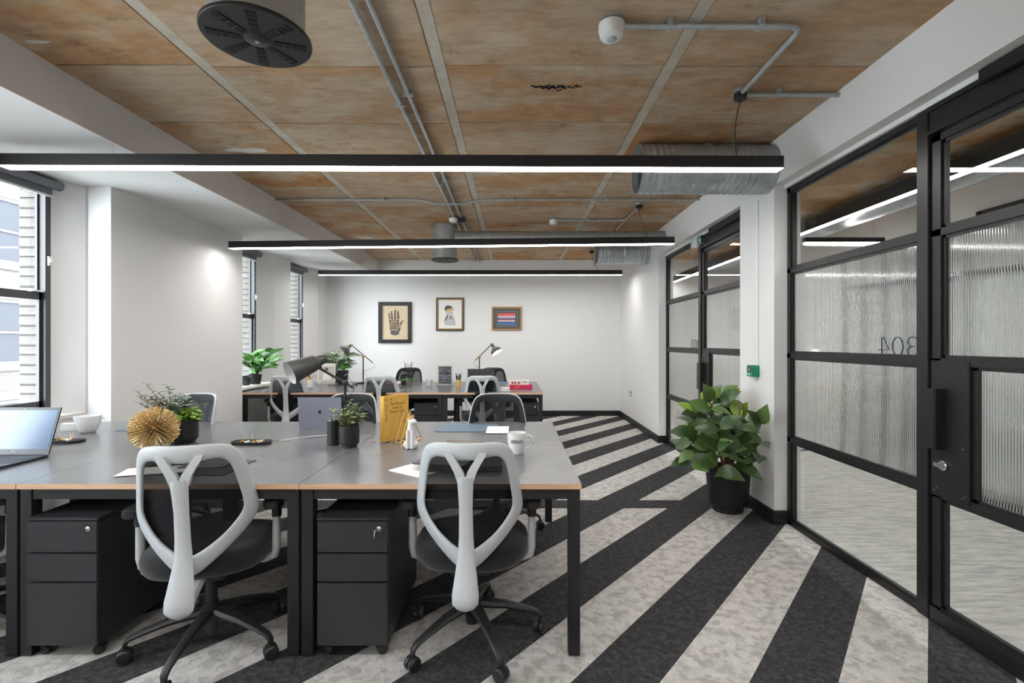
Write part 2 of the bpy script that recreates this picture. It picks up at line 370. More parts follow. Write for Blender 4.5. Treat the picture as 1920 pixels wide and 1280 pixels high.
# sash windows
SASH = mat('charcoal_window_frame', (52, 50, 54), 0.45)
BLIND = mat('grey_roller_blind', (112, 114, 120), .8)
for i, (a, b, s_) in enumerate(wins):
    if i < 1: lab = 'black sash window beside the camera'
    else: lab = ['', 'black sash window nearest the camera', 'black sash window at the left edge, beside the open laptop', 'black sash window behind the wide pier', 'black sash window nearest the end wall'][i]
    w = thing('window_%d' % (i + 1), lab, None, (-3.58, 0, 0), kind='structure')
    zr = 1.69; J = .042
    fr = MB()
    fr.box(-0.012, 0.06, a, a + J, SILL, ZS).box(-0.012, 0.06, b - J, b, SILL, ZS).box(-0.012, 0.06, a + J, b - J, ZS - 0.06, ZS).box(-0.012, 0.06, a + J, b - J, SILL, SILL + 0.06)
    fr.build('window_frame', SASH, w)
    up = MB(); up.box(-0.010, 0.010, a + J, a + J + .03, zr, ZS - .06).box(-0.010, 0.010, b - J - .012, b - J, zr, ZS - .06).box(-.010, .010, a + J, b - J, zr - .02, zr + .03)
    up.build('upper_sash', SASH, w)
    lo = MB(); lo.box(0.012, 0.034, a + J, a + J + .04, SILL + .06, zr + .025).box(0.012, 0.034, b - J - .022, b - J, SILL + .06, zr + .025).box(.012, .034, a + J, b - J, zr - .03, zr + .025).box(.012, .034, a + J, b - J, SILL + .06, SILL + .11)
    lo.build('lower_sash', SASH, w)
    MB().box(-.003, .002, a + .06, b - .05, zr + .02, ZS - .06).build('pane', PANE, w)
    MB().box(.02, .025, a + .07, b - .06, SILL + .11, zr - .03).build('pane', PANE, w)
    MB().tube([(0.095, a + .02, 2.535), (0.095, b + .04, 2.535)], 0.034, 12).build('blind_roller', BLIND, w, smooth=True)
    bl = MB().box(0.068, 0.071, a + .03, b, 2.45, 2.53).build('blind', BLIND, w)
    MB().box(0.062, 0.077, a + .03, b + .01, 2.44, 2.455).build('blind_bar', WHITEP, bl)
    MB().box(0.058, 0.075, b - .03, b - .005, 1.92, 1.99).tube([(0.072, b - .02, 1.955), (0.09, b - .02, 1.955)], .014, 8).build('sash_catch', WHITEP, w)
    MB().box(0.028, 0.06, b - .14, b - .05, 1.717, 1.728).build('sash_lift', CHROME, w)
    MB().box(0.04, 0.31 if i == 3 else 0.195, a - .02, b + .05, SILL - .025, SILL + .004).build('window_sill', WHITEP, w)

# glazed partition units: fixed side light and door, set in the right wall
def reeded(name, y0_, y1_, z0_, z1_, parent, x=0.012):
    n = int((y1_ - y0_) / 0.0125); seg = 6; vs_, fs = [], []
    pts = []
    for i in range(n):
        for j in range(seg):
            t = (i + j / seg) / n; pts.append((x + 0.006 + 0.0032 * math.sin(PI * j / seg), y0_ + (y1_ - y0_) * t))
    pts.append((x + 0.006, y1_))
    pts += [(x, y1_), (x, y0_)]
    mb = MB(); k = len(pts)
    v = [(p[0], p[1], z0_) for p in pts] + [(p[0], p[1], z1_) for p in pts]
    mb.add(v, [(i, (i + 1) % k, k + (i + 1) % k, k + i) for i in range(k)] + [tuple(range(k)), tuple(range(2 * k - 1, k - 1, -1))])
    o = mb.build(name, rg, parent)
    return o
bolt_proto = None
def bolt(parent, x, y, z):
    global bolt_proto
    if bolt_proto is None:
        bolt_proto = MB().lathe([(.0055, 0), (.0055, .002), (.003, .005), (.0008, .006)], 8, mtx=Matrix.Rotation(-PI / 2, 4, 'Y')).build('bolt', mat('dark_bolt', (84, 84, 86), 0.35, metal=.8), parent, smooth=True)
        bolt_proto.location = (x, y, z); return
    share(bolt_proto, parent, (x, y, z), name='bolt')
def strokes(name, paths, r, parent, mt, mtx):
    mb = MB()
    for p in paths: mb.tube([mtx @ Vector((a, b, 0)) for a, b in p], r, 6)
    return mb.build(name, mt, parent)
def arc(cx, cy, rx, ry, a0, a1, n=14): return [(cx + rx * math.cos(math.radians(a0 + (a1 - a0) * i / n)), cy + ry * math.sin(math.radians(a0 + (a1 - a0) * i / n))) for i in range(n + 1)]
DIG = {'3': [arc(.3, .75, .28, .25, 160, -90), arc(.3, .25, .3, .25, 90, -160), [(.18, .5), (.3, .5)]],
       '0': [arc(.33, .5, .33, .5, 0, 360, 24)],
       '4': [[(.38, 1.0), (.02, .3), (.7, .3)], [(.5, 1.0), (.5, 0)]]}
INK = mat('dark_vinyl_lettering', (44, 50, 60), 0.5)
def glazing(off, num, wn, dn, room):
    T = [(0.0, 0.04), (0.612, 0.648), (1.228, 1.265), (1.848, 1.884), (2.44, 2.478)]
    a, b = 2.414 + off, 3.58 + off
    w = thing('window_%d' % wn, 'fixed black framed side light %s' % room, None, (XG, 0, 0), kind='structure')
    mb = MB().box(0, .05, a, a + .012, 0, 2.478).box(0, .05, b - .045, b, 0, 2.478)
    for z0, z1 in T: mb.box(0, .05, a, b, z0, z1)
    fr = mb.build('window_frame', BLACK, w, bevel=.002)
    mb = MB()                                                        # raised inner beads
    for (z0, z1) in [(T[i][1], T[i + 1][0]) for i in range(4)]:
        mb.box(.008, .03, b - .062, b - .045, z0, z1).box(.008, .03, a + .012, a + .022, z0, z1).box(.008, .03, a + .012, b - .045, z0, z0 + .014).box(.008, .03, a + .012, b - .045, z1 - .014, z1)
    mb.build('glazing_bead', BLACK, w)
    ga, gb = a + .012, b - .05
    MB().box(.02, .026, ga, gb, T[3][1], T[4][0]).build('pane', PANE, w); MB().box(.02, .026, ga, gb, T[0][1], T[1][0]).build('pane', PANE, w)
    reeded('reeded_pane', ga, gb, T[2][1], T[3][0], w, .02); reeded('reeded_pane', ga, gb, T[1][1], T[2][0], w, .02)
    for yy in (a + .25, a + .6, b - .25):
        for z in (T[1][0] + .018, T[2][0] + .018): bolt(w, 0, yy, z)
    for z in (.3, .9, 1.5, 2.1): bolt(w, 0, b - .022, z)
    pa = []
    for i, ch in enumerate(num):
        for p in DIG[ch]: pa.append([(x + i * .86, y) for x, y in p])
    M3 = Matrix.Translation((.015, 2.437 + off, 1.272)) @ Matrix(((0, 0, 1, 0), (1, 0, 0, 0), (0, 1, 0, 0), (0, 0, 0, 1))) @ Matrix.Diagonal((.108, .098, 1, 1))
    strokes('room_number', pa, .0032, w, INK, M3)
    # post and header belong to the door frame
    post = MB().box(-.012, .06, 2.345 + off, a, 0, 2.478).build('trim_%d' % (wn * 2), BLACK, None, bevel=.003, loc=(XG, 0, 0)); struct(post, 'black steel post beside the door %s' % room)
    bx = 1.33 + off
    hd = MB().box(-.006, .06, bx, 2.345 + off, 2.345, 2.478).box(-.016, -.006, bx, 2.345 + off, 2.455, 2.478).box(-.016, -.006, bx, 2.345 + off, 2.345, 2.36)
    hd = struct(hd.build('trim_%d' % (wn * 2 + 1), BLACK, None, loc=(XG, 0, 0)), 'black header panel over the door %s' % room)
    MB().box(-.045, -.016, bx, 2.06 + off, 2.44, 2.50).build('closer_cover', BLACK, hd, bevel=.003)
    d = thing('door_%d' % dn, 'black framed glass door %s' % room, None, (XG, 0, 0), kind='structure')
    h = 2.34 + off; q = bx + .01                         # handle side, hinge side
    mb = MB().box(0, .045, h - .052, h, .008, 2.335).box(0, .045, q, q + .05, .008, 2.335)
    mb.box(0, .045, q, h, .008, .085).box(0, .045, q, h, .60, .636).box(0, .045, q, h, 1.232, 1.268).box(0, .045, q, h, 1.848, 1.884).box(0, .045, q, h, 2.30, 2.335)
    mb.box(-.012, 0, q, h, .0, .075)
    mb.build('door_frame', BLACK, d, bevel=.0025)
    mb = MB()
    for (z0, z1) in ((.085, .60), (1.268, 1.848), (1.884, 2.30)):
        mb.box(.01, .03, h - .066, h - .052, z0, z1).box(.01, .03, q + .05, h - .052, z0, z0 + .014).box(.01, .03, q + .05, h - .052, z1 - .014, z1)
    mb.box(.01, .03, h - .226, h - .20, .636, 1.232).box(.01, .03, q + .05, h - .2, .636, .65).box(.01, .03, q + .05, h - .2, 1.218, 1.232)
    mb.build('glazing_bead', BLACK, d)
    MB().box(.02, .026, q + .05, h - .05, 1.884, 2.30).build('pane', PANE, d); MB().box(.02, .026, q + .05, h - .05, .085, .60).build('pane', PANE, d)
    reeded('reeded_pane', q + .05, h - .05, 1.268, 1.848, d, .02); reeded('reeded_pane', q + .05, h - .2, .636, 1.232, d, .02)
    lp = MB().box(-.004, .045, h - .2, h, .612, 1.256).build('lock_plate', BLACK, d, bevel=.002)
    for (yy, zz) in ((.02, 1.235), (.035, 1.225), (.165, 1.235), (.18, 1.225), (.02, .635), (.035, .65), (.165, .635), (.18, .65), (.17, 1.06), (.17, .86)): bolt(lp, -.004, h - yy, zz)
    hn = MB().box(-.052, -.044, h - .075, h + .012, .84, 1.125).box(-.052, -.004, h - .083, h - .075, .84, 1.125)
    hn.build('handle', BLACK, d, bevel=.002)
    lk = MB().lathe([(.024, 0), (.024, .012), (.02, .016), (.001, .017)], 20, mtx=Matrix.Rotation(-PI / 2, 4, 'Y')).build('lock_cylinder', CHROME, d, smooth=True, loc=(-.004, h - .075, .765))
    MB().box(-.03, -.015, .004, .03, -.008, .012).build('thumb_turn', CHROME, lk, bevel=.002)
glazing(0.0, '304', 6, 1, 'nearest the camera, numbered 304')
glazing(2.86, '303', 7, 2, 'behind the floor plant, numbered 303')

# corridor beyond the glass
struct(MB().box(2.06, 4.5, Y0, Y1, -0.05, 0.0).build('floor_corridor', CHALL), 'pale streaked corridor carpet beyond the glass')
struct(MB().box(XR + .2, 4.5, Y0, Y1, ZC, ZC + .1).build('ceiling_corridor', CONC), 'raw concrete corridor ceiling beyond the glass')
struct(MB().box(4.35, 4.5, Y0, Y1, 0, ZC).build('wall_corridor', WALL), 'white corridor wall beyond the glass')
w = thing('window_8', 'black framed glazing in the corridor wall', None, (4.35, 0, 0), kind='structure')
mb = MB()
for y in (0.6, 1.75, 2.9, 4.05, 4.5): mb.box(-.03, 0, y - .025, y + .025, 0, 2.56)
mb.box(-.03, 0, .6, 4.5, 2.51, 2.56).box(-.03, 0, .6, 4.5, 1.9, 1.94).box(-.03, 0, .6, 4.5, 0, .08)
mb.build('window_frame', BLACK, w)
for y in (0.6, 1.75, 2.9, 4.05): MB().box(-.012, -.008, y + .025, y + (1.125 if y < 4 else .425), .08, 2.51).build('pane', PANE, w)
st = MB().lathe([(.15, .0), (.15, .002), (.0005, .0022)], 28, c=(3.54, 6.1, 0)).build('floor_sticker', mat('dark_sticker', (60, 60, 62), .5)); tag(st, 'round dark floor sticker on the corridor carpet', 'sticker')
MB().box(3.47, 3.61, 6.085, 6.115, .0022, .003).prism([(3.60, 6.06), (3.66, 6.1), (3.60, 6.14)], .0022, .003).build('arrow', PAPER, st)
dk = MB().tube([(3.55, -1, 2.68), (3.55, 8.6, 2.68)], .12, 18)
tag(dk.build('ventilation_duct', GALV, smooth=True), 'long round galvanised duct under the corridor ceiling', 'duct')

# far side of the light well
struct(MB().box(-14.4, -3.76, -12, 44, -6.2, -6).build('ground', mat('yard_paving', (120, 118, 114), .9)), 'unseen paved yard at the foot of the light well, added to block sky light from below')  # unseen ground, added to keep sky light from below off the facade
GREYF = mat('facade_window_frame', (66, 67, 72), .5)
fac = thing('facade', 'pale brick building across the light well', 'building', (-14, 0, 0))
MB().box(-.4, 0, 2, 42, -6, 12).build('wall', BRICK, fac)
QU = mat('facade_stone_block', (84, 81, 78), .9, noise=(6, (75, 72, 69), .2))
DARKG = mat('facade_window_glass', (50, 51, 56), .5, spec=.1)
wp = None
for cy in (9.6, 13.22, 16.9):
    for zt in (8.08, 5.29, 2.51, -.28):
        if wp is None:
            m1 = MB().box(0, .05, -.64, -.56, -1.79, 0).box(0, .05, .56, .64, -1.79, 0).box(0, .05, -.64, .64, -.08, 0).box(0, .05, -.64, .64, -1.79, -1.70).box(0, .05, -.56, .56, -.93, -.87)
            wp = m1.build('window', GREYF, fac); MB().box(.0, .012, -.56, .56, -1.70, -.08).build('pane', DARKG, wp)
            MB().box(.012, .03, -.56, -.1, -.8, -.1).build('window_blind', QU, wp)
            MB().box(0, .03, -.72, .72, .02, .26).build('lintel', QU, wp); MB().box(0, .08, -.72, .72, -1.95, -1.79).build('sill', QU, wp)
            q_ = wp
        else: q_ = clone(wp, fac)
        q_.location = (0.0, cy, zt)

# ------------------------------------------------------------------ linear lamps
def lamp_bar(xa, xb, y, zt, ztl, label, cord, ceil):
    t = thing('linear_lamp', label, 'lamp', ((xa + xb) / 2, y, zt - .036), group='linear lamps over the desks')
    L = (xb - xa) / 2; t.rotation_euler = (0, math.atan2(ztl - zt, 2 * L) * 1.0, 0); t.location.z = (zt + ztl) / 2 - .036
    MB().box(-L, L, 0, .006, -.036, .036).box(-L, L, .074, .08, -.036, .036).box(-L, L, .006, .074, -.008, .036).box(-L, -L + .004, .006, .074, -.036, -.008).box(L - .004, L, .006, .074, -.036, -.008).build('housing', BLACK, t)
    MB().box(-L + .002, L - .002, .002, .078, -.039, -.0362).box(-L + .005, L - .005, .007, .073, -.0362, -.0085).build('diffuser', LEDM, t)
    top = ZC - .045
    pts = []
    zc = zt - t.location.z - .02
    p0 = Vector(ceil) - t.location; p1 = Vector((cord, .04, .038))
    for i in range(9):
        s_ = i / 8; p = p0.lerp(p1, s_); p.x += -.022 * math.sin(PI * s_); pts.append(p)
    pts += [Vector((cord + .05, .04, .04))]
    MB().tube(pts, .0035, 6).build('cord', BLKP, t, smooth=True)
    for xs in (-L * .72, L * .70):
        MB().tube([(xs, .04, .036), (xs, .04, ZC - t.location.z)], .0009, 4).build('hanging_wire', CHROME, t)
    return t
LB = [(2.95, 1.646, 2.48, 2.496, 'longest looking black linear lamp, nearest the camera', (1.34, 2.865, ZC - .05), 1.38 + .75),
      (5.20, 1.726, 2.478, 2.428, 'black linear lamp in the middle of the row', (1.345, 5.2, ZC - .05), 1.40 + .72),
      (7.63, 1.708, 2.48, 2.478, 'black linear lamp nearest the end wall', (1.25, 7.8, ZC - .05), 1.30 + .72)]
for (y, xb, zt, ztl, lab, ce, cx) in LB: lamp_bar(xb - 4.8, xb, y, zt, ztl, lab, cx, ce)
for y in (.58, -1.79): lamp_bar(1.66 - 4.8, 1.66, y, 2.48, 2.48, 'black linear lamp %s' % ('above the camera' if y > 0 else 'behind the camera'), 2.1, (1.34, y, ZC - .05))
t = thing('linear_lamp', 'long black linear lamp running along the corridor', 'lamp', (2.80, 0, 2.408))
MB().box(0, .006, -2, 8.6, 0, .1).box(.074, .08, -2, 8.6, 0, .1).box(.006, .074, -2, 8.6, .03, .1).build('housing', BLACK, t)
MB().box(.007, .073, -2, 8.6, 0.001, .029).build('diffuser', LEDM, t)
t = thing('linear_lamp', 'short linear lamp set across the far side of the corridor', 'lamp', (3.16, 5.24, 2.408))
MB().box(0, .86, 0, .06, .02, .07).build('housing', BLACK, t); MB().box(.004, .856, .004, .056, 0, .02).build('diffuser', LEDM, t)
for xs in (.1, .76): MB().tube([(xs, .03, .07), (xs, .03, ZC - 2.408)], .002, 5).build('hanging_wire', CHROME, t)
# ------------------------------------------------------------------ ceiling services
def spiral_duct(xa, xb, y, z, r, label):
    t = thing('ventilation_duct', label, 'duct', (xa, y, z))
    L = xb - xa; pr = []; n = int(L / .012)
    for i in range(n + 1): pr.append((r + (.004 if i % 4 == 0 else 0) + .0015 * math.sin(i * 1.7), L * i / n))
    m = Matrix.Rotation(PI / 2, 4, 'Y')
    mb = MB(); n_ = 32; vs_ = []
    for (rr, zz) in pr + [(r - .006, L), (r - .006, 0)]:
        for j in range(n_): a = 2 * PI * j / n_; vs_.append(m @ Vector((rr * math.cos(a), rr * math.sin(a), zz)))
    k = len(pr) + 2
    mb.add(vs_, [(i % k * n_ + j, i % k * n_ + (j + 1) % n_, (i + 1) % k * n_ + (j + 1) % n_, (i + 1) % k * n_ + j) for i in range(k) for j in range(n_)])
    mb.build('duct_tube', GALV, t, smooth=True)
    MB().lathe([(r * .94, .05), (r * .94, .055)], 32, mtx=m).build('end_shade_disc', mat('duct_end_shade', (58, 58, 60), .6), t)  # dark disc stands in for the shade inside the open duct end
    cl = MB(); cl.lathe([(r + .006, L * .5), (r + .009, L * .5 + .004), (r + .009, L * .5 + .03), (r + .006, L * .5 + .034)], 32, mtx=m)
    cl.build('clamp_ring', GALV, t, smooth=True)
spiral_duct(.93, XR, 3.66, 2.648, .178, 'large ribbed galvanised duct stub behind the nearest lamp')
spiral_duct(1.19, XR, 6.99, 2.648, .178, 'ribbed galvanised duct stub near the end wall')
def diffuser(x, y, label, arm):
    t = thing('air_diffuser', label, 'vent', (x, y, 2.385))
    MB().lathe([(.152, .012), (.152, ZC - 2.385)], 40).build('drum', GALV, t, smooth=True)
    MB().lathe([(.172, .0), (.175, .003), (.175, .012), (.168, .018)], 48).build('face_plate', BLKP, t, smooth=True, label='black round slotted face plate')
    sl = mat('slot_black', (8, 8, 8), .7); fin = mat('slot_fin', (52, 52, 54), .5)
    for k in range(8):
        a = 2 * PI * k / 8 + .35; ca, sa = math.cos(a), math.sin(a)
        p = [(.05, -.012), (.155, -.016), (.155, .016), (.05, .012)]
        q = [(u * ca - v * sa, u * sa + v * ca) for u, v in p]
        s_ = MB().prism(q, -.002, .0008).build('slot', sl, t)
        mb = MB()
        for u in (.08, .105, .13): mb.prism([(a_ * ca - b_ * sa, a_ * sa + b_ * ca) for a_, b_ in ((u, -.013), (u + .004, -.013), (u + .004, .013), (u, .013))], -.004, -.0015)
        mb.build('blade', fin, s_)
    MB().lathe([(.001, -.006), (.034, -.005), (.04, -.001), (.04, .001)], 24).build('centre_cap', BLKP, t, smooth=True)
    MB().lathe([(.001, -.009), (.008, -.008), (.008, -.004)], 12).build('centre_screw', CHROME, t, smooth=True)
    if arm: MB().tube([(.13, 0, .285), (XR - x, 0, .285)], .098, 24).build('branch_duct', GALV, t, smooth=True)
diffuser(-.885, 1.667, 'large drum air diffuser with black face, nearest the camera', False)
diffuser(-.885, 6.21, 'drum air diffuser with branch duct, behind the middle lamp', True)
zp = ZC - .017
def conduit(name, pts, label, clips=(), r=.0125):
    t = thing(name, label, 'conduit', (0, 0, 0))
    # rounded corners
    P = [Vector(p) for p in pts]; out = [P[0]]
    for i in range(1, len(P) - 1):
        a, b, c_ = P[i - 1], P[i], P[i + 1]; ra = min(.07, (a - b).length * .45, (c_ - b).length * .45)
        u = b + (a - b).normalized() * ra; v = b + (c_ - b).normalized() * ra
        for k in range(7): s_ = k / 6; out.append((1 - s_) ** 2 * u + 2 * s_ * (1 - s_) * b + s_ * s_ * v)
    out.append(P[-1])
    MB().tube(out, r, 10).build('pipe', GALV, t, smooth=True)
    for (x, y, ax) in clips:
        w, l = (.012, .03) if ax == 'x' else (.03, .012)
        MB().box(x - w, x + w, y - l, y + l, zp - r - .003, ZC).build('saddle_clip', GALV, t, bevel=.002)
conduit('conduit', [(-.706, Y0, zp), (-.706, 5.66, zp)], 'left one of two parallel steel conduits running down the ceiling', [(-.706, 3.0, 'y'), (-.706, 4.5, 'y'), (-.706, 1.4, 'y')])
for x_, w_ in ((-.706, 'left'), (-.629, 'right')): conduit('conduit', [(x_, 5.84, zp), (x_, Y1, zp)], w_ + ' one of two conduits between the smoke detector and the end wall', [(x_, 7, 'y')])
conduit('conduit', [(-.629, Y0, zp), (-.629, 5.70, zp)], 'right one of two parallel steel conduits running down the ceiling', [(-.629, 2.87, 'y'), (-.629, 4.4, 'y'), (-.629, 1.3, 'y')])
conduit('conduit', [(XB + .004, 5.01, zp), (-.98, 5.01, zp), (-.84, 5.01, zp - .045), (-.50, 5.01, zp - .045), (-.36, 5.01, zp), (XR - .004, 5.01, zp)], 'thin steel conduit crossing the ceiling with a kink', [(-1.35, 5.01, 'x'), (-.02, 5.01, 'x'), (.95, 5.01, 'x'), (1.7, 5.01, 'x')], .010)
conduit('conduit', [(.50, 2.243, zp - .01), (1.34, 2.243, zp - .01), (1.34, 2.84, zp - .01)], 'bent steel conduit from the large motion sensor to the junction box', [(.72, 2.243, 'x'), (1.14, 2.243, 'x')], .014)
conduit('conduit', [(1.375, 2.865, zp - .01), (XR, 2.865, zp - .01)], 'short steel conduit from the junction box to the right wall', [(1.56, 2.865, 'x')], .013)
conduit('conduit', [(.50, 5.85, zp), (1.345, 5.85, zp), (1.345, 5.22, zp)], 'bent steel conduit from the small motion sensor to the second junction box', [(.9, 5.85, 'x')], .0115)
conduit('conduit', [(1.345, 5.87, zp), (1.345, 6.72, zp)], 'straight steel conduit running on towards the end wall', [(1.345, 6.4, 'y')], .0115)
conduit('conduit', [(1.39, 4.71, zp), (XR, 4.71, zp)], 'short steel conduit beside the duct stub', [], .010)
def jbox(x, y, label):
    t = thing('junction_box', label, 'junction box', (x, y, ZC), group='black junction boxes on the ceiling')
    MB().lathe([(.042, 0), (.042, -.02)], 16).build('box_plate', GALV, t, smooth=True)
    MB().lathe([(.038, -.02), (.038, -.05), (.03, -.06), (.001, -.062)], 8).build('box_cover', BLKP, t)
    MB().lathe([(.006, -.061), (.005, -.075)], 8).build('cord_grip', BLKP, t)
jbox(1.34, 2.865, 'black junction box where the nearest lamp cord hangs'); jbox(1.345, 5.2, 'black junction box where the middle lamp cord hangs'); jbox(1.25, 7.8, 'black junction box where the far lamp cord hangs')
def sensor(x, y, s, label):
    t = thing('motion_sensor', label, 'sensor', (x, y, ZC))
    MB().lathe([(.058 * s, 0), (.058 * s, -.012)], 24).build('mounting_box', GALV, t, smooth=True)
    MB().lathe([(.05 * s, -.012), (.060 * s, -.02), (.060 * s, -.05 * s), (.052 * s, -.078 * s), (.04 * s, -.086 * s), (.001, -.087 * s)], 28).build('housing', WHITEP, t, smooth=True)
    MB().lathe([(.024 * s, -.0865 * s), (.02 * s, -.093 * s), (.001, -.096 * s)], 20).build('lens', mat('sensor_lens', (176, 180, 184), .4), t, smooth=True)
sensor(.452, 2.243, 1.0, 'large white motion sensor near the top of the picture'); sensor(.475, 5.85, .8, 'small white motion sensor beyond the middle lamp')
t = thing('smoke_detector', 'white smoke detector beside the twin conduits', 'detector', (-.72, 5.72, ZC))
MB().lathe([(.045, 0), (.045, -.03)], 20).build('base', CHROME, t, smooth=True)
MB().lathe([(.05, -.03), (.052, -.05), (.04, -.075), (.001, -.08)], 20).build('head', WHITEP, t, smooth=True)
MB().box(.05, .14, .02, .10, -.055, 0).build('black_box', BLKP, t, bevel=.006)
tg = MB().box(1.30, 1.39, 4.66, 4.75, ZC - .04, ZC).build('ceiling_box', WHITEP, bevel=.006); tag(tg, 'small pale box on the ceiling beside the ribbed duct', 'box')

# ------------------------------------------------------------------ wall fittings
t = thing('door_release', 'green emergency door release box on the white pier', 'call point', (XR, 3.84, 1.07))
GRN = mat('signal_green', (0, 128, 92), .4)
MB().box(-.055, 0, -.05, .05, 0, .09).build('body', GRN, t, bevel=.004)
MB().box(-.058, -.054, -.02, .03, .036, .078).build('window', mat('release_dark', (24, 40, 36), .3), t)
MB().box(-.0585, -.0545, -.008, .012, .042, .072).build('press_plate', CHROME, t)
MB().box(-.058, -.054, -.02, .03, .012, .026).build('label_strip', mat('pale_green', (150, 214, 190), .5), t)
MB().box(-.03, -.006, -.03, .03, -.025, .0).build('cover_hinge', WHITEP, t, bevel=.003)
t = thing('light_switch', 'white light switch plate beside the green release box', 'switch', (XR, 4.0, 1.075))
MB().box(-.01, 0, -.043, .043, 0, .086).build('plate', WHITEP, t, bevel=.002); MB().box(-.014, -.009, -.012, .012, .03, .056).build('rocker', WHITEP, t, bevel=.001)
tag(MB().box(XR - .012, XR, 3.80, 3.825, 1.16, 2.46).build('cable_trunking', WHITEP, bevel=.002), 'white cable trunking above the green release box', 'trunking')
t = thing('wall_socket', 'metal double socket low on the right wall', 'socket', (XR, 7.97, .45))
MB().box(-.008, 0, -.073, .073, 0, .086).build('plate', CHROME, t, bevel=.002)
for s_ in (-.036, .036): MB().box(-.0105, -.007, s_ - .022, s_ + .022, .015, .05).build('outlet', WHITEP, t, bevel=.001); MB().box(-.012, -.007, s_ - .008, s_ + .008, .058, .075).build('rocker', BLKP, t)
t = thing('door_sensor', 'clear and white door release unit over the far door', 'sensor', (XG, 5.05, 2.36))
MB().box(-.06, 0, .10, .32, .02, .12).build('glass_bracket', mat('frosted_acrylic', (206, 216, 214), .25), t, bevel=.004)
MB().box(-.075, -.005, -.02, .10, .01, .1).build('magnet', CHROME, t, bevel=.004)
MB().box(-.078, -.074, .02, .035, .05, .06).build('status_light', mat('green_led', (0, 220, 120), .4, emit=((0, 1, .5), 2)), t)

# ------------------------------------------------------------------ framed pictures on the end wall
def picture(x0, x1, z0, z1, fw, fm, label, depth=.03):
    t = thing('framed_picture', label, 'picture', ((x0 + x1) / 2, Y1, z0), group='framed pictures on the end wall'); w, h = (x1 - x0) / 2, z1 - z0
    mb = MB(); dp = -depth
    mb.box(-w, -w + fw, dp, 0, 0, h).box(w - fw, w, dp, 0, 0, h).box(-w + fw, w - fw, dp, 0, 0, fw).box(-w + fw, w - fw, dp, 0, h - fw, h)
    mb.build('frame', fm, t, bevel=.003); return t, w, h
def sheet(t, x0, x1, z0, z1, y, m, name='print'): return MB().box(x0, x1, y, y + .0015, z0, z1).build(name, m, t)
t, w, h = picture(-2.463, -1.862, 1.325, 2.071, .065, mat('black_wood_frame', (32, 33, 37), .4), 'thick black framed print of an open hand', .04)
sheet(t, -w + .06, w - .06, .06, h - .06, -.012, mat('cream_print', (206, 188, 156), .7))
def flat(pl, name, m, par, y=-.0135, th=.001): return MB().prism(pl, 0, th, mtx=Matrix.Translation((0, y, 0)) @ RX90).build(name, m, par)
# hand silhouette
HB = mat('ink_brown', (84, 66, 58), .8); HS = mat('ink_slate', (86, 84, 92), .8)
def P1(u, v): return ((u - 462) / 12.8 / 103.05, h - (v - 145) / 12.8 / 103.05)
for pts, m in (([(302, 440), (316, 390), (332, 440), (350, 560), (318, 560)], HB), ([(360, 400), (376, 355), (392, 365), (412, 560), (366, 560)], HB), ([(438, 380), (462, 300), (482, 360), (488, 560), (438, 560)], HS), ([(515, 390), (534, 330), (550, 390), (566, 560), (512, 560)], HB),
               ([(545, 690), (600, 620), (655, 580), (662, 600), (632, 640), (615, 700), (560, 740)], HS), ([(318, 560), (566, 560), (560, 740), (606, 700), (580, 830), (548, 860), (360, 850), (326, 760)], HB), ([(350, 850), (556, 850), (560, 900), (530, 930), (455, 945), (380, 930), (352, 900)], HS)):
    flat([P1(*p) for p in pts][::-1], 'hand_print', m, t)
CREAMI = mat('cream_ink', (208, 190, 158), .8)
for s_, v, sz, sx in (('CREATE', 612, .115, .52), ('WITH YOUR', 730, .115, .36), ('HANDS', 815, .06, .7)):
    u_, z_ = P1(448, v); text_obj('lettering', s_, sz, CREAMI, t, Matrix.Translation((u_, -.0155, z_)) @ RX90, .0004, sx=sx)
t, w, h = picture(-1.416, -.912, 1.548, 2.149, .022, mat('dark_bronze_frame', (58, 50, 40), .35), 'tall bronze framed portrait drawing on white')
sheet(t, -w + .02, w - .02, .02, h - .02, -.012, mat('cream_mount', (228, 210, 184), .7)); sheet(t, -w + .045, w - .045, .05, h - .045, -.0135, PAPER)
mb = MB(); mb.box(-w + .022, -w + .04, -.026, -.012, .022, h - .022).box(w - .04, w - .022, -.026, -.012, .022, h - .022).box(-w + .04, w - .04, -.026, -.012, .022, .04).box(-w + .04, w - .04, -.026, -.012, h - .04, h - .022)
mb.build('inner_frame', mat('antique_gold', (150, 122, 88), .4, metal=.5), t)
def P2(u, v): return ((u - 362) / 10.67 / 103.05, h - (v - 88) / 10.67 / 103.05)
for pts, c_ in (([(250, 300), (280, 250), (340, 240), (400, 265), (410, 320), (330, 330), (262, 355)], (92, 88, 96)), ([(300, 320), (400, 300), (440, 280), (430, 350), (330, 370), (262, 365)], (206, 184, 128)),
                ([(270, 370), (420, 370), (425, 430), (300, 430)], (206, 190, 190)), ([(300, 430), (330, 430), (320, 480), (260, 570), (244, 590), (262, 500)], (120, 120, 122)), ([(345, 440), (410, 440), (420, 540), (345, 520)], (150, 150, 152)),
                ([(330, 440), (350, 530), (420, 545), (440, 430), (480, 645), (250, 640), (262, 580)], (196, 196, 198))):
    flat([P2(*p) for p in pts][::-1], 'drawing', mat('drawing_%d_%d' % (c_[0], c_[2]), c_, .8), t, -.015 - .0003 * len(MATS) % .002)
t, w, h = picture(-.407, .136, 1.557, 1.984, .03, mat('light_oak_frame', (168, 128, 84), .45), 'small wooden framed picture of coloured stripes on grey')
sheet(t, -w + .028, w - .028, .028, h - .028, -.012, mat('dark_grey_mount', (78, 80, 80), .3))
mb = MB(); a_, b_ = .195, .14; zc = h * .5 - .005
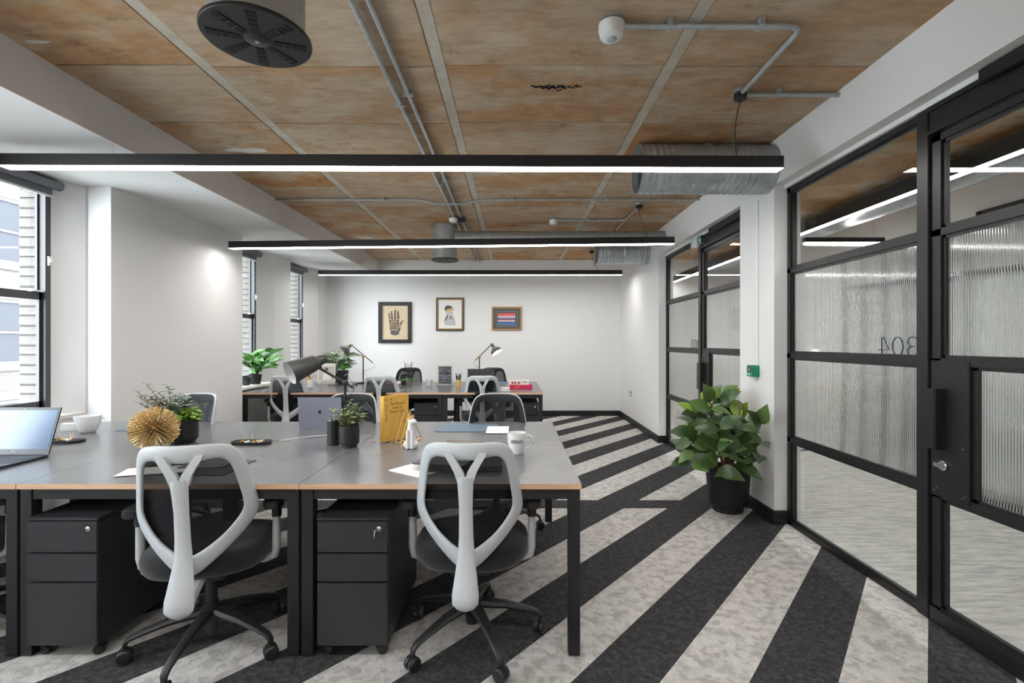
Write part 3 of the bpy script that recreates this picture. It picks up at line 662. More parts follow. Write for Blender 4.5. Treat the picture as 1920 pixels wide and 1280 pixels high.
for (x0, x1, z0, z1) in ((-a_, a_, zc + b_ - .006, zc + b_), (-a_, a_, zc - b_, zc - b_ + .006), (-a_, -a_ + .006, zc - b_, zc + b_), (a_ - .006, a_, zc - b_, zc + b_)): mb.box(x0, x1, -.0145, -.012, z0, z1)
mb.build('mount_line', mat('pale_line', (150, 150, 156), .6), t)
st = [(40, (214, 92, 92)), (28, (232, 120, 112)), (22, (206, 214, 206)), (26, (128, 150, 190)), (16, (40, 46, 96)), (18, (214, 110, 100)), (18, (226, 206, 160)), (26, (120, 140, 200)), (24, (36, 52, 140)), (20, (110, 160, 210))]
zz = zc + .105; tot = sum(s_[0] for s_ in st)
for s_, c_ in st:
    dz = .21 * s_ / tot; sheet(t, -.16, .155, zz - dz, zz, -.0145, mat('stripe_%d_%d_%d' % c_, c_, .5), 'stripe'); zz -= dz

# ------------------------------------------------------------------ desks
HD = .742
def desk(x0, y0, label, group, first, last):
    W, D = 1.1975, 1.608
    t = thing('desk', label, 'desk', (x0 + .6, y0 + D / 2, 0), group=group); w, d = W / 2, D / 2
    hx, hy = .10, .10; tk = .022
    vs_ = []
    for z in (HD - tk, HD):
        vs_ += [(-w, -d, z), (w, -d, z), (w, d, z), (-w, d, z), (-hx, -hy, z), (hx, -hy, z), (hx, hy, z), (-hx, hy, z)]
    ring = [(0, 1, 5, 4), (1, 2, 6, 5), (2, 3, 7, 6), (3, 0, 4, 7)]
    mb = MB().add(vs_, [tuple(reversed(f)) for f in ring], 1)
    mb.f += [tuple(i + 8 for i in f) for f in ring]; mb.mi += [0] * 4
    mb.f += [(i, (i + 1) % 4, (i + 1) % 4 + 8, i + 8) for i in range(4)] + [(4 + (i + 1) % 4, 4 + i, 12 + i, 12 + (i + 1) % 4) for i in range(4)]; mb.mi += [1, 1 if last else 2, 1, 1 if first else 2] + [1] * 4
    mb.build('desktop', [DESKTOP, PLY, STEEL], t)
    MB().box(-.093, .093, -.093, .093, HD - .012, HD - .0025).build('cable_hatch', DESKTOP, t)
    zt = HD - tk - .001; L = .05
    for sx in (-1, 1):
        for sy in (-1, 1):
            x = sx * (w - .004 - L / 2); y = sy * (d - .012 - L / 2)
            lg = MB().box(x - L / 2, x + L / 2, y - L / 2, y + L / 2, .006, zt - .0).build('leg', STEEL, t, bevel=.002)
            MB().lathe([(.016, 0), (.016, .006)], 10, c=(x, y, 0)).build('levelling_foot', BLKP, lg)
        MB().box(sx * (w - .004 - L / 2) - .02, sx * (w - .004 - L / 2) + .02, -d + .063, d - .063, zt - .046, zt).build('side_rail', STEEL, t)
    for sy in (-1, 1):
        y = sy * (d - .012 - L / 2); MB().box(-w + .055, w - .055, y - .02, y + .02, zt - .046, zt).build('cross_rail', STEEL, t)
    mb = MB().box(-w + .1, w - .1, -.15, -.146, HD - .19, HD - .06).box(-w + .1, w - .1, .146, .15, HD - .19, HD - .06).box(-w + .1, w - .1, -.15, .15, HD - .194, HD - .19)
    mb.build('cable_tray', STEEL, t)
    return t
for i, nm in enumerate(('charcoal desk in the near bank under the window', 'charcoal desk in the middle of the near bank', 'charcoal desk at the aisle end of the near bank')): desk(-3.313 + 1.2 * i, 2.05, nm, 'near bank of desks', i == 0, i == 2)
for i, nm in enumerate(('charcoal desk in the far bank under the window', 'charcoal desk in the middle of the far bank', 'charcoal desk at the aisle end of the far bank')): desk(-3.255 + 1.2 * i, 5.752, nm, 'far bank of desks', i == 0, i == 2)

def caster_mb(r=.028):
    mb = MB()
    for s_ in (-1, 1):
        mb.lathe([(.004, s_ * .003), (r * .95, s_ * .003), (r, s_ * .008), (r, s_ * .02), (r * .8, s_ * .026), (.004, s_ * .027)], 18, mtx=Matrix.Rotation(PI / 2, 4, 'X'))
    return mb
ped0 = None
def pedestal(x, y, label, group, key=False):
    """under-desk drawer unit, front towards the camera; x,y = front left corner"""
    t = thing('drawer_pedestal', label, 'drawer unit', (x + .15, y, 0), group=group)
    zb, zt, D = .058, .603, .60
    MB().box(-.15, .15, .02, D, zb, zt - .012).build('body', CAB, t, bevel=.004); MB().box(-.152, .152, .0, D, zt - .012, zt).build('top', CAB, t, bevel=.003)
    zz = zt - .016
    for k, hh in enumerate((.134, .120, .268)):
        dr = MB().box(-.149, .149, .0, .02, zz - hh + .004, zz).build('drawer', CAB, t, bevel=.003)
        if k == 0:
            lk = MB().lathe([(.011, 0), (.011, -.004), (.008, -.007), (.001, -.008)], 14, mtx=Matrix.Rotation(-PI / 2, 4, 'X')).build('lock', CHROME, dr, smooth=True, loc=(.112, 0, zz - .03))
            if key: kk = MB().box(.10, .107, -.035, -.008, zz - .036, zz - .022).lathe([(.013, -.002), (.013, .002)], 14, c=(.104, -.028, zz - .045), mtx=Matrix.Rotation(PI / 2, 4, 'Y')).build('key', CHROME, dr)
        zz -= hh + .003
    for sx in (-.11, .11):
        for yy in (.06, D - .08):
            cs = caster_mb(.022).build('caster', BLKP, t, smooth=True, loc=(sx, yy, .0225), rot=(0, 0, .5 * sx / .11))
            MB().box(-.012, .012, -.01, .01, .018, .029).build('caster_fork', BLKP, cs)
    return t
pedestal(-2.056, 2.038, 'black drawer unit left of the left foreground chair', 'drawer units under the near desks'); pedestal(-.832, 2.038, 'black drawer unit with keys between the two foreground chairs', 'drawer units under the near desks', True)
pedestal(-1.215, 5.87, 'black drawer unit under the middle far desk', 'drawer units under the far desks'); pedestal(-.008, 5.87, 'black drawer unit at the aisle end of the far bank', 'drawer units under the far desks'); pedestal(-3.19, 6.32, 'black drawer unit under the far desk by the window', 'drawer units under the far desks')
tag(MB().tube([(-.775, 6.5, 0), (-.775, 6.5, .53)], .022, 14).build('cable_riser', mat('grey_tube', (120, 122, 126), .4), smooth=True), 'grey cable riser between two far desks', 'cable riser')

# ------------------------------------------------------------------ task chairs
OUT = [(0, .952), (.07, .952), (.132, .950), (.176, .926), (.198, .868), (.214, .77), (.227, .69), (.231, .650), (.222, .607), (.168, .535), (.05, .425), (0, .405)]
INN = [(0, .872), (.06, .876), (.108, .890), (.138, .878), (.156, .846), (.170, .76), (.180, .70), (.182, .664), (.170, .632), (.115, .562), (.034, .508), (0, .499)]
def yb(x, z):                                           # back surface, seen from above it curves round the sitter
    t = (z - .43) / .51
    return -.235 - .075 * t + .018 * math.sin(PI * t) + .11 * (x / .213) ** 2
def make_chair():
    t = thing('task_chair', 'task chair', 'chair')
    # backrest frame
    loop_o = OUT + [(-x, z) for x, z in OUT[-2:0:-1]]; loop_i = INN + [(-x, z) for x, z in INN[-2:0:-1]]
    vs_ = []
    for (ox, oz), (ix, iz) in zip(loop_o, loop_i):
        for (x, z, dy) in ((ox, oz, -.016), (ox, oz, .016), (ix, iz, .014), (ix, iz, -.026)): vs_.append((x, yb(x, z) + dy, z))
    k = len(loop_o); fs = []
    for i in range(k):
        j = (i + 1) % k
        for q in range(4): fs.append((i * 4 + q, i * 4 + (q + 1) % 4, j * 4 + (q + 1) % 4, j * 4 + q))
    bk = MB().add(vs_, fs).build('backrest_frame', GREYP, t, subd=2)
    # mesh stretched over the front of the frame
    mid = [((a[0] * .96), a[1] - (.006 if a[1] > .8 else -.006)) for a in loop_o]
    cz = .70; vs_ = []; rings = 5
    for r_ in range(1, rings + 1):
        s_ = r_ / rings
        for (x, z) in mid: xx, zz = x * s_, cz + (z - cz) * s_; vs_.append((xx, yb(xx, zz) + .018, zz))
    vs_.append((0, yb(0, cz) + .018, cz)); fs = []
    for r_ in range(rings - 1):
        for i in range(k): fs.append((r_ * k + i, r_ * k + (i + 1) % k, (r_ + 1) * k + (i + 1) % k, (r_ + 1) * k + i))
    fs += [(len(vs_) - 1, i, (i + 1) % k) for i in range(k)]
    MB().add(vs_, fs).build('mesh_back', MESHF, t, subd=1)
    # spine with forked top
    prof = [(.818, .026), (.80, .0315), (.75, .029), (.69, .0268), (.574, .0286), (.498, .0335), (.42, .0440), (.36, .0525), (.325, .0510), (.305, .036), (.298, .014)]
    vs_ = []; n = 10
    for z, hw in prof:
        off = .042 + (.060 * min(1, max(0, (.5 - z) / .2))); y = yb(0, z) - off + (.0 if z > .33 else (.33 - z) * .5)
        dp = .012 + .3 * max(0, hw - .03)
        for j in range(n): a = 2 * PI * j / n; vs_.append((hw * math.cos(a), y + dp * math.sin(a), z))
    k2 = len(prof); fs = [(i * n + j, i * n + (j + 1) % n, (i + 1) * n + (j + 1) % n, (i + 1) * n + j) for i in range(k2 - 1) for j in range(n)]
    fs += [tuple(range(n)), tuple((k2 - 1) * n + j for j in range(n - 1, -1, -1))]
    spn = MB().add(vs_, fs)
    for s_ in (-1, 1):
        pth = [(s_ * .013, .795, .036), (s_ * .026, .838, .036), (s_ * .043, .868, .033), (s_ * .058, .892, .033), (s_ * .068, .912, .028)]
        vv = []
        for x, z, wd_ in pth:
            y = yb(x, z) - .034 + .014 * max(0, (z - .83) / .08)
            for (dx, dy) in ((-wd_ / 2, -.010), (wd_ / 2, -.010), (wd_ / 2, .010), (-wd_ / 2, .010)): vv.append((x + dx, y + dy, z))
        ff = [(i * 4 + q, i * 4 + (q + 1) % 4, i * 4 + 4 + (q + 1) % 4, i * 4 + 4 + q) for i in range(4) for q in range(4)] + [(3, 2, 1, 0), (16, 17, 18, 19)]
        spn.add(vv, ff)
    spn.build('spine', GREYP, t, smooth=True)
    MB().bar((0, -.28, .335), (0, -.10, .385), .075, .03, w2=.06, h2=.03).build('tilt_arm', GREYP, t, bevel=.008)
    # seat cushion
    prs = [(.372, .80), (.382, .92), (.402, .985), (.43, 1.0), (.452, .985), (.468, .93), (.476, .80), (.474, .4)]
    vs_ = []; n = 32
    for z, s_ in prs:
        for j in range(n):
            a = 2 * PI * j / n; ca, sa = math.cos(a), math.sin(a); e = .62
            x = .256 * math.copysign(abs(ca) ** e, ca) * s_ * (1.0 if sa > 0 else 1 - .10 * abs(sa)); y = .235 * math.copysign(abs(sa) ** e, sa) * s_
            vs_.append((x, y + .03, z - .02 * (y > .15) * (y - .15) * 8 * .2))
    k2 = len(prs); fs = [(i * n + j, i * n + (j + 1) % n, (i + 1) * n + (j + 1) % n, (i + 1) * n + j) for i in range(k2 - 1) for j in range(n)] + [tuple(range(n - 1, -1, -1)), tuple((k2 - 1) * n + j for j in range(n))]
    MB().add(vs_, fs).build('seat', SEATF, t, smooth=True)
    MB().box(-.09, .09, -.12, .14, .335, .378).build('tilt_mechanism', BLKP, t, bevel=.01)
    MB().tube([(.06, .06, .352), (.215, .06, .345)], .006, 6).box(.2, .24, .045, .075, .33, .352).build('height_lever', BLKP, t)
    # arms
    for s_ in (-1, 1):
        ar = MB().tube([(s_ * .12, .02, .362), (s_ * .22, .0, .366), (s_ * .262, -.01, .385), (s_ * .268, -.01, .42), (s_ * .270, -.012, .615)], [.017, .017, .019, .019, .016], 12).build('armrest', GREYP, t, smooth=True)
        vs_ = []
        pd = MB(); pl = rounded(.085, .24, .038, 5)
        pd.prism([(s_ * .268 + a_, .02 + b_) for a_, b_ in pl], .615, .648)
        pd.build('arm_pad', BLKP, ar, bevel=.008)
        MB().tube([(s_ * .270, -.012, .56), (s_ * .270, -.012, .616)], .021, 12).build('arm_sleeve', BLKP, ar, smooth=True)
    MB().tube([(0, 0, .075), (0, 0, .20)], .030, 16).tube([(0, 0, .2), (0, 0, .345)], .024, 16).build('gas_column', BLKP, t, smooth=True)
    # star base, five legs with casters
    lm = None
    for k_ in range(5):
        a = 2 * PI * k_ / 5 - PI / 2
        if lm is None:
            vv = []
            sec = [(.0, .155, .036, .050), (.05, .158, .030, .044), (.15, .143, .025, .034), (.25, .115, .020, .026), (.295, .098, .018, .024), (.312, .082, .016, .020), (.315, .062, .013, .016)]
            for i, (r_, z, wd_, hh) in enumerate(sec):
                for j in range(8):
                    b_ = 2 * PI * j / 8
                    if i < 4: vv.append((r_, wd_ * math.cos(b_), z + hh / 2 * math.sin(b_)))
                    elif i == 4: vv.append((r_ + .5 * hh * math.sin(b_) * .7, wd_ * math.cos(b_), z + .5 * hh * math.sin(b_) * .7))
                    else: vv.append((r_ + .5 * hh * math.sin(b_), wd_ * math.cos(b_), z))
            ff = [(i * 8 + j, i * 8 + (j + 1) % 8, (i + 1) * 8 + (j + 1) % 8, (i + 1) * 8 + j) for i in range(len(sec) - 1) for j in range(8)] + [tuple(range(7, -1, -1)), tuple((len(sec) - 1) * 8 + j for j in range(8))]
            lm = MB().add(vv, ff).build('base_leg', BLKP, t, smooth=True); L_ = lm; L_.rotation_euler = (0, 0, a)
            cm = caster_mb(.029); cs0 = cm.tube([(0, 0, .02), (0, 0, .04)], .008, 8).build('caster', BLKP, L_, smooth=True, loc=(.315, 0, .029), rot=(0, 0, .6))
        else:
            L_ = share(lm, t, rot=(0, 0, a), name='base_leg'); share(cs0, L_, (.315, 0, .029), (0, 0, random.uniform(0, 3)), 'caster')
    MB().lathe([(.036, .118), (.045, .13), (.045, .178), (.034, .186)], 20).build('hub', BLKP, t, smooth=True)
    return t
ch0 = make_chair(); used = False
def chair(x, y, deg, label, base=0.0, group='grey and black task chairs'):
    global used
    c_ = clone(ch0) if used else ch0; used = True
    c_.location = (x, y, 0); c_.rotation_euler = (0, 0, math.radians(deg)); tag(c_, label, 'chair', group)
    if base:
        for q in c_.children:
            if q.name.startswith(('base_leg', 'hub')): q.rotation_euler.z += math.radians(base)
    return c_
chair(-1.34, 2.14, 13, 'grey backed task chair in the left foreground', -10)
chair(-.190, 2.20, 0, 'grey backed task chair in the foreground nearest the aisle', 36)
chair(-2.585, 2.20, 8, 'task chair cut off by the left edge of the picture', 20)
chair(-2.46, 3.45 , 168, 'task chair beside the white pier, behind the succulent pot', 10)
chair(-1.235, 3.44, 178, 'task chair across the near desks, behind the silver laptop', 30)
chair(-.125, 3.44, 180, 'task chair across the near desks at the aisle end', 0)
chair(-2.74, 5.98, 10, 'grey backed task chair at the far desk by the window', 15)
chair(-1.60, 5.98, 2, 'grey backed task chair at the middle far desk', 0)
chair(-.39, 5.98, 3, 'grey backed task chair at the far desk by the aisle', 25)
chair(-1.62, 7.27, 180, 'task chair against the end wall under the portrait drawing', 0)
chair(-.32, 7.27, 182, 'task chair against the end wall behind the dark laptop', 18)
# ------------------------------------------------------------------ plants
def leaf_mesh(name, L, W, bend, fold, mt, n=6, pw=.85):
    vs_, fs = [], []
    for i in range(n + 1):
        t = i / n; hw = W * math.sin(PI * min(1, t ** pw)) if 0 < i < n else .0015
        z = -bend * t * t * L
        vs_ += [(-hw, L * t, z + fold * hw), (0, L * t, z), (hw, L * t, z + fold * hw)]
    for i in range(n):
        a = i * 3; fs += [(a, a + 1, a + 4, a + 3), (a + 1, a + 2, a + 5, a + 4)]
    me = bpy.data.meshes.new(name); me.from_pydata(vs_, [], fs); me.materials.append(mt); me.shade_smooth(); return me
def orient(d, up=Vector((0, 0, 1))):
    y = Vector(d).normalized(); x = y.cross(up)
    if x.length < .05: x = Vector((1, 0, 0))
    x.normalize(); z = x.cross(y); return Matrix((x, y, z)).transposed()
def put_leaf(me, parent, p, d, s=1.0, roll=0.0, up=Vector((0, 0, 1))):
    o = bpy.data.objects.new('leaf', me); C.objects.link(o); o.parent = parent
    m = orient(d, up) @ Matrix.Rotation(roll, 3, 'Y'); o.matrix_local = Matrix.Translation(p) @ m.to_4x4() @ Matrix.Diagonal((s, s, s, 1)); return o
def foliage(name, me_list, items, parent):          # many small leaves joined
    vs_, fs, mi = [], [], []; mts = []
    for (k, p, d, s, roll) in items:
        me = me_list[k]; m = Matrix.Translation(p) @ (orient(d) @ Matrix.Rotation(roll, 3, 'Y')).to_4x4() @ Matrix.Diagonal((s, s, s, 1)); o = len(vs_)
        vs_ += [tuple(m @ v.co) for v in me.vertices]; fs += [tuple(i + o for i in q.vertices) for q in me.polygons]; mi += [k] * len(me.polygons)
    me = bpy.data.meshes.new(name); me.from_pydata(vs_, [], fs)
    for x in me_list: me.materials.append(x.materials[0])
    me.polygons.foreach_set('material_index', mi); me.shade_smooth()
    o = bpy.data.objects.new(name, me); C.objects.link(o); o.parent = parent; o['kind'] = 'stuff'; return o
def leafm(name, a, b, rough=.32, sc=14): 
    m = mat(name, a, rough, noise=(sc, b, .2)); m.node_tree.nodes['Principled BSDF'].inputs['Subsurface Weight'].default_value = .0; return m
GR = [leafm('rubber_leaf_dark', (52, 74, 42), (72, 96, 54)), leafm('rubber_leaf_mid', (76, 104, 54), (98, 128, 68)), leafm('rubber_leaf_young', (124, 152, 54), (150, 174, 70))]
def pot(t, prof, inner, zs, m=MATTEBLK):
    MB().lathe(prof, 36).build('pot', m, t, smooth=True)
    MB().lathe([(inner, zs - .01), (inner * .98, zs), (.001, zs + .006)], 24).build('soil', SOIL, t, smooth=True)

random.seed(21)
t = thing('rubber_plant', 'large leafy rubber plant in a black pot beside the white pier', 'plant', (1.71, 3.87, 0))
pot(t, [(.10, 0), (.115, .002), (.118, .045), (.133, .055), (.15, .07), (.165, .30), (.176, .318), (.178, .335), (.172, .342), (.164, .335), (.158, .28)], .157, .29)
LM = [leaf_mesh('leaf_%d' % i, L, W, b, .25, GR[c_]) for i, (L, W, b, c_) in enumerate(((.18, .056, .30, 0), (.17, .054, .22, 1), (.15, .044, .12, 2), (.18, .057, .42, 0), (.16, .050, .32, 1)))]
heads = []
for i, (dx, dy, hh) in enumerate(((-.30, -.05, .80), (-.20, -.15, .88), (-.08, -.05, .93), (.0, -.20, .80), (-.12, .10, .86), (.06, -.03, .78), (-.06, -.22, .62), (-.24, .06, .66), (.10, -.24, .60), (.02, .06, .88), (.10, -.30, .74), (-.17, -.25, .72), (-.34, -.16, .62), (-.05, -.30, .54), (-.2, -.28, .55), (.05, -.14, .66), (-.1, -.12, .74), (-.30, .02, .52))):
    b_ = Vector((dx * .22, dy * .22, .28)); e = Vector((dx, dy, hh)); m_ = (b_ + e) / 2 + Vector((dx * -.15, dy * -.15, 0))
    MB().tube([b_, m_, e], [.013 if i % 3 == 0 else .008, .009, .005], 7).build('stem', STEM, t, smooth=True); heads.append(e)
cnt = 0
for e in heads:
    out = Vector((e.x + .08, e.y + .06, 0)); n_ = 7
    ph = random.uniform(0, 6)
    for k in range(n_):
        a = ph + k * 2.4; el = random.uniform(-.35, .75) if k < n_ - 2 else random.uniform(.7, 1.3)
        d = Vector((math.cos(a), math.sin(a), el)) + out * .8
        if e.x + 1.71 + d.normalized().x * .23 > 1.87: d.x = -abs(d.x) * .3
        p = e - Vector((0, 0, .035 * (n_ - 1 - k) * random.uniform(.4, 1)))
        c_ = 2 if (k >= n_ - 2 and e.z > .74 and random.random() < .6) else random.choice((0, 0, 1, 3, 4))
        put_leaf(LM[c_], t, p, d, random.uniform(.85, 1.12), random.uniform(-.45, .45), Vector((-.15, -.75, .6))); cnt += 1

# shrubby plants on the near desks
t = thing('potted_succulent', 'mixed green and silver plant in a wide black pot', 'plant', (-1.985, 2.90, HD))
pot(t, [(.055, 0), (.06, .001), (.078, .025), (.08, .03), (.08, .14), (.076, .142), (.072, .136), (.071, .1)], .071, .125)
SG = leafm('silver_sage_leaf', (118, 136, 118), (150, 164, 148), .6); YG = leafm('lime_leaf', (122, 164, 50), (158, 190, 84), .45); DG = leafm('needle_leaf', (84, 100, 72), (112, 124, 92), .6)
ms = [leaf_mesh('small_leaf_%d' % i, L, W, b, .3, m, 3) for i, (L, W, b, m) in enumerate(((.034, .0065, .2, DG), (.044, .010, .2, SG), (.046, .016, .3, YG)))]
it = []; stm = MB()
random.seed(4)
for i in range(26):
    ln = random.uniform(.13, .24); kind = 0 if i < 14 else 1
    bx = Vector((-.03 + random.uniform(-.03, .03), random.uniform(-.03, .03), .12)); tip = bx + Vector((-ln * random.uniform(.3, 1.25) if i < 14 else random.uniform(-.08, .07), random.uniform(-.06, .06), ln * random.uniform(.55, 1)))
    stm.tube([bx, bx.lerp(tip, .5) + Vector((0, 0, .01)), tip], .0016, 4)
    for k in range(26):
        s_ = .18 + .82 * k / 25; b_ = k * 2.4
        d = Vector((math.cos(b_), math.sin(b_), .45)); it.append((kind, bx.lerp(tip, s_), d, random.uniform(.7, 1.05), random.uniform(-.5, .5)))
for i in range(110):
    a = random.uniform(0, 6.28); r = random.uniform(.0, .055); p = Vector((.035 + r * math.cos(a), -.02 + r * math.sin(a) * .7, .12 + random.uniform(0, .075)))
    it.append((2, p, Vector((math.cos(a), math.sin(a), random.uniform(-.2, .9))), random.uniform(.7, 1.1), random.uniform(-.5, .5)))
stm.build('stems', STEM, t); foliage('foliage', ms, it, t)
t = thing('potted_herb', 'small leafed herb in a small black pot beside the pen holder', 'plant', (-.95, 2.785, HD))
pot(t, [(.042, 0), (.045, .002), (.045, .016), (.056, .02), (.057, .025), (.057, .122), (.054, .124), (.051, .118), (.05, .1)], .0505, .108)
OG = leafm('oregano_leaf', (92, 116, 64), (130, 150, 96), .55)
ms = [leaf_mesh('herb_leaf', .022, .0085, .3, .3, OG, 3), leaf_mesh('herb_leaf_pale', .020, .008, .2, .3, leafm('oregano_tip', (140, 160, 108), (166, 182, 136), .55), 3)]
it = []; stm = MB()
for i in range(38):
    a = random.uniform(0, 6.28); r = random.uniform(.02, .12); bx = Vector((.02 * math.cos(a), .02 * math.sin(a), .11)); tip = Vector((r * math.cos(a), r * math.sin(a) * .9, .11 + random.uniform(.02, .16) * (1.15 - r * 4)))
    if tip.z < .115: tip.z = .115
    mid = bx.lerp(tip, .5) + Vector((0, 0, .03)); stm.tube([bx, mid, tip], .0013, 4)
    for k in range(14):
        s_ = k / 13; p = bx.lerp(mid, s_ * 2) if s_ < .5 else mid.lerp(tip, s_ * 2 - 1); b_ = k * 2.4
        it.append((1 if k > 10 else 0, p, Vector((math.cos(b_), math.sin(b_), .5)), random.uniform(.8, 1.2), random.uniform(-.5, .5)))
stm.build('stems', STEM, t); foliage('foliage', ms, it, t)
def big_plant(name, label, loc, potr, poth, n, L, W, spread, hgt, mats, seed, lean=(0, 0), xlim=None):
    random.seed(seed); t = thing(name, label, 'plant', loc)
    pot(t, [(potr * .75, 0), (potr * .8, .002), (potr, poth * .9), (potr * 1.02, poth), (potr * .95, poth), (potr * .92, poth * .85)], potr * .92, poth * .9)
    me = [leaf_mesh('plant_leaf', L, W, .5, .3, m) for m in mats]; upv = Vector((.1, -.6, .7)) if W > .03 else Vector((0, 0, 1))
    for i in range(n):
        a = i * 2.4 + random.uniform(-.4, .4); el = random.uniform(.25, 1.0); p = Vector((math.cos(a) * spread * random.uniform(.1, .6) + lean[0] * el, math.sin(a) * spread * random.uniform(.1, .6) + lean[1] * el, poth + hgt * el * random.uniform(.5, 1)))
        MB().tube([(p.x * .1, p.y * .1, poth * .85), (p.x * .5, p.y * .5, (poth + p.z) / 2 + .02), p], .0035, 5).build('stalk', mats[0], t, smooth=True)
        d = Vector((math.cos(a), math.sin(a), random.uniform(.1, 1.2)))
        if xlim and loc[0] + p.x + d.normalized().x * L < xlim: d.x = abs(d.x)
        put_leaf(random.choice(me), t, p, d, random.uniform(.75, 1.1), random.uniform(-.4, .4), upv)
    return t
PG = [leafm('peace_lily_leaf', (42, 92, 34), (66, 120, 48)), leafm('peace_lily_leaf_light', (66, 126, 44), (94, 152, 62))]
big_plant('potted_lily', 'bright green bushy plant on the far window sill', (-3.38, 6.32, SILL + .004), .075, .13, 46, .19, .045, .24, .31, PG, 5, (.08, -.05), -3.47)
big_plant('potted_fig', 'broad leafed plant behind the black succulent pot on the far desks', (-2.66, 7.12, HD), .08, .15, 30, .20, .050, .24, .36, GR[:2], 8, (.06, 0))
t = thing('small_pot', 'small dark pot on the far window sill beside the bushy plant', 'pot', (-3.40, 6.14, SILL + .004)); pot(t, [(.04, 0), (.05, .1), (.045, .1), (.044, .08)], .043, .085)
big_plant('potted_succulent', 'bright green succulent in a black cylinder on the far desks', (-2.43, 6.86, HD), .078, .20, 30, .075, .011, .09, .07, [leafm('bright_succulent', (70, 168, 40), (110, 200, 70)), PG[1]], 9)
big_plant('potted_succulent', 'small dark pot with fine green shoots, behind the open book rack', (-1.535, 6.74, HD), .052, .145, 16, .06, .006, .05, .03, [PG[0], GR[1]], 10)
t = big_plant('potted_aloe', 'little grey pot with spiky aloe on the far desks', (-1.44, 6.60, HD), .046, .085, 10, .10, .010, .03, .02, [PG[0], PG[1]], 11)
for ch in t.children:
    if ch.name.startswith('pot'): ch.data.materials[0] = mat('grey_concrete_pot', (128, 126, 118), .8)
t = thing('reed_diffuser', 'dark reed sticks standing in a black vessel on the far desks', 'diffuser', (-1.50, 6.86, HD))
MB().lathe([(.03, 0), (.035, .01), (.035, .09), (.014, .11), (.014, .13)], 18).build('vessel', MATTEBLK, t, smooth=True)
for i in range(8): a = i * .8; MB().tube([(0, 0, .02), (.06 * math.cos(a), .06 * math.sin(a), .30 + .02 * math.sin(i * 2))], .0028, 5).build('reed', BLKP, t)

# ------------------------------------------------------------------ desk objects, near bank
def laptop(name, label, loc, rz, w, d, tilt, lid, base, screen=None, keys=None):
    t = thing(name, label, 'laptop', loc, rz); th = .014
    b_ = MB().prism(rounded(w, d, .012), 0, th).build('base', base, t, loc=(0, -d / 2, 0), bevel=.002)
    if keys:
        mb = MB()
        for r_ in range(6):
            for c_ in range(15): x = -w * .44 + c_ * w * .88 / 15; y = -d * .20 - r_ * .0185 + d * .5 - .02; mb.box(x, x + w * .88 / 15 - .003, y - .015, y, th, th + .0018)
        k_ = mb.build('keys', keys, b_); k_['kind'] = 'stuff'
        MB().box(-.05, .05, -d / 2 + .012, -d / 2 + .075, th, th + .0008).build('touchpad', base, b_)
    h = d * .97
    ld = MB().box(-w / 2, w / 2, -.007, 0, 0, h).build('lid', lid, t, bevel=.002, loc=(0, 0, th), rot=(-tilt, 0, 0))
    if screen: MB().box(-w / 2 + .012, w / 2 - .012, -.0078, -.006, .028, h - .016).build('screen', screen, ld)
    return t, ld, h
SCR = mat('dim_blue_screen', (66, 84, 108), .18, noise=(2.2, (120, 146, 178), .35), stretch=(1, 1, 1.5))
BEZ = mat('laptop_black', (42, 46, 54), .35)
t, ld, h = laptop('laptop', 'open black laptop at the left edge of the near desks', (-2.612, 2.525, HD), 0, .375, .255, math.radians(17), BEZ, BEZ, SCR, mat('key_black', (56, 62, 74), .4))
text_obj('lettering', 'DELL', .011, mat('bezel_silver', (190, 194, 200), .3), ld, Matrix.Translation((0, -.0079, .016)) @ RX90, .0003)
MB().lathe([(.003, 0), (.003, .001)], 8, c=(0, -.0078, h - .008), mtx=RX90).build('webcam', PAPER, ld)
SG2 = mat('space_grey_aluminium', (146, 149, 164), .36, metal=.3)
t, ld, h = laptop('laptop', 'silver grey laptop seen from behind on the near desks', (-1.335, 3.335, HD), PI, .30, .215, math.radians(6), SG2, SG2, BEZ)
lg = [(x * .9, z) for x, z in arc(-.0065, 0, .0095, .012, 30, 330, 14)] ; 
ap = MB().prism([(.0 + .011 * math.cos(a) * (1 + .12 * math.cos(2 * a)), .0125 * math.sin(a) * (1 - .10 * (math.sin(a) > .8))) for a in [i * PI / 10 for i in range(20)] if not (abs(i_ := math.cos(a) - 1) < .05)], 0, .0006, mtx=Matrix.Translation((0, .0006, .108)) @ Matrix.Rotation(PI, 4, 'Z') @ RX90)
ap.prism([(.001, .0145), (.006, .016), (.0065, .021), (.002, .0195)], 0, .0006, mtx=Matrix.Translation((0, .0006, .108)) @ Matrix.Rotation(PI, 4, 'Z') @ RX90)
ap.build('logo', mat('logo_black', (30, 30, 34), .3), ld)

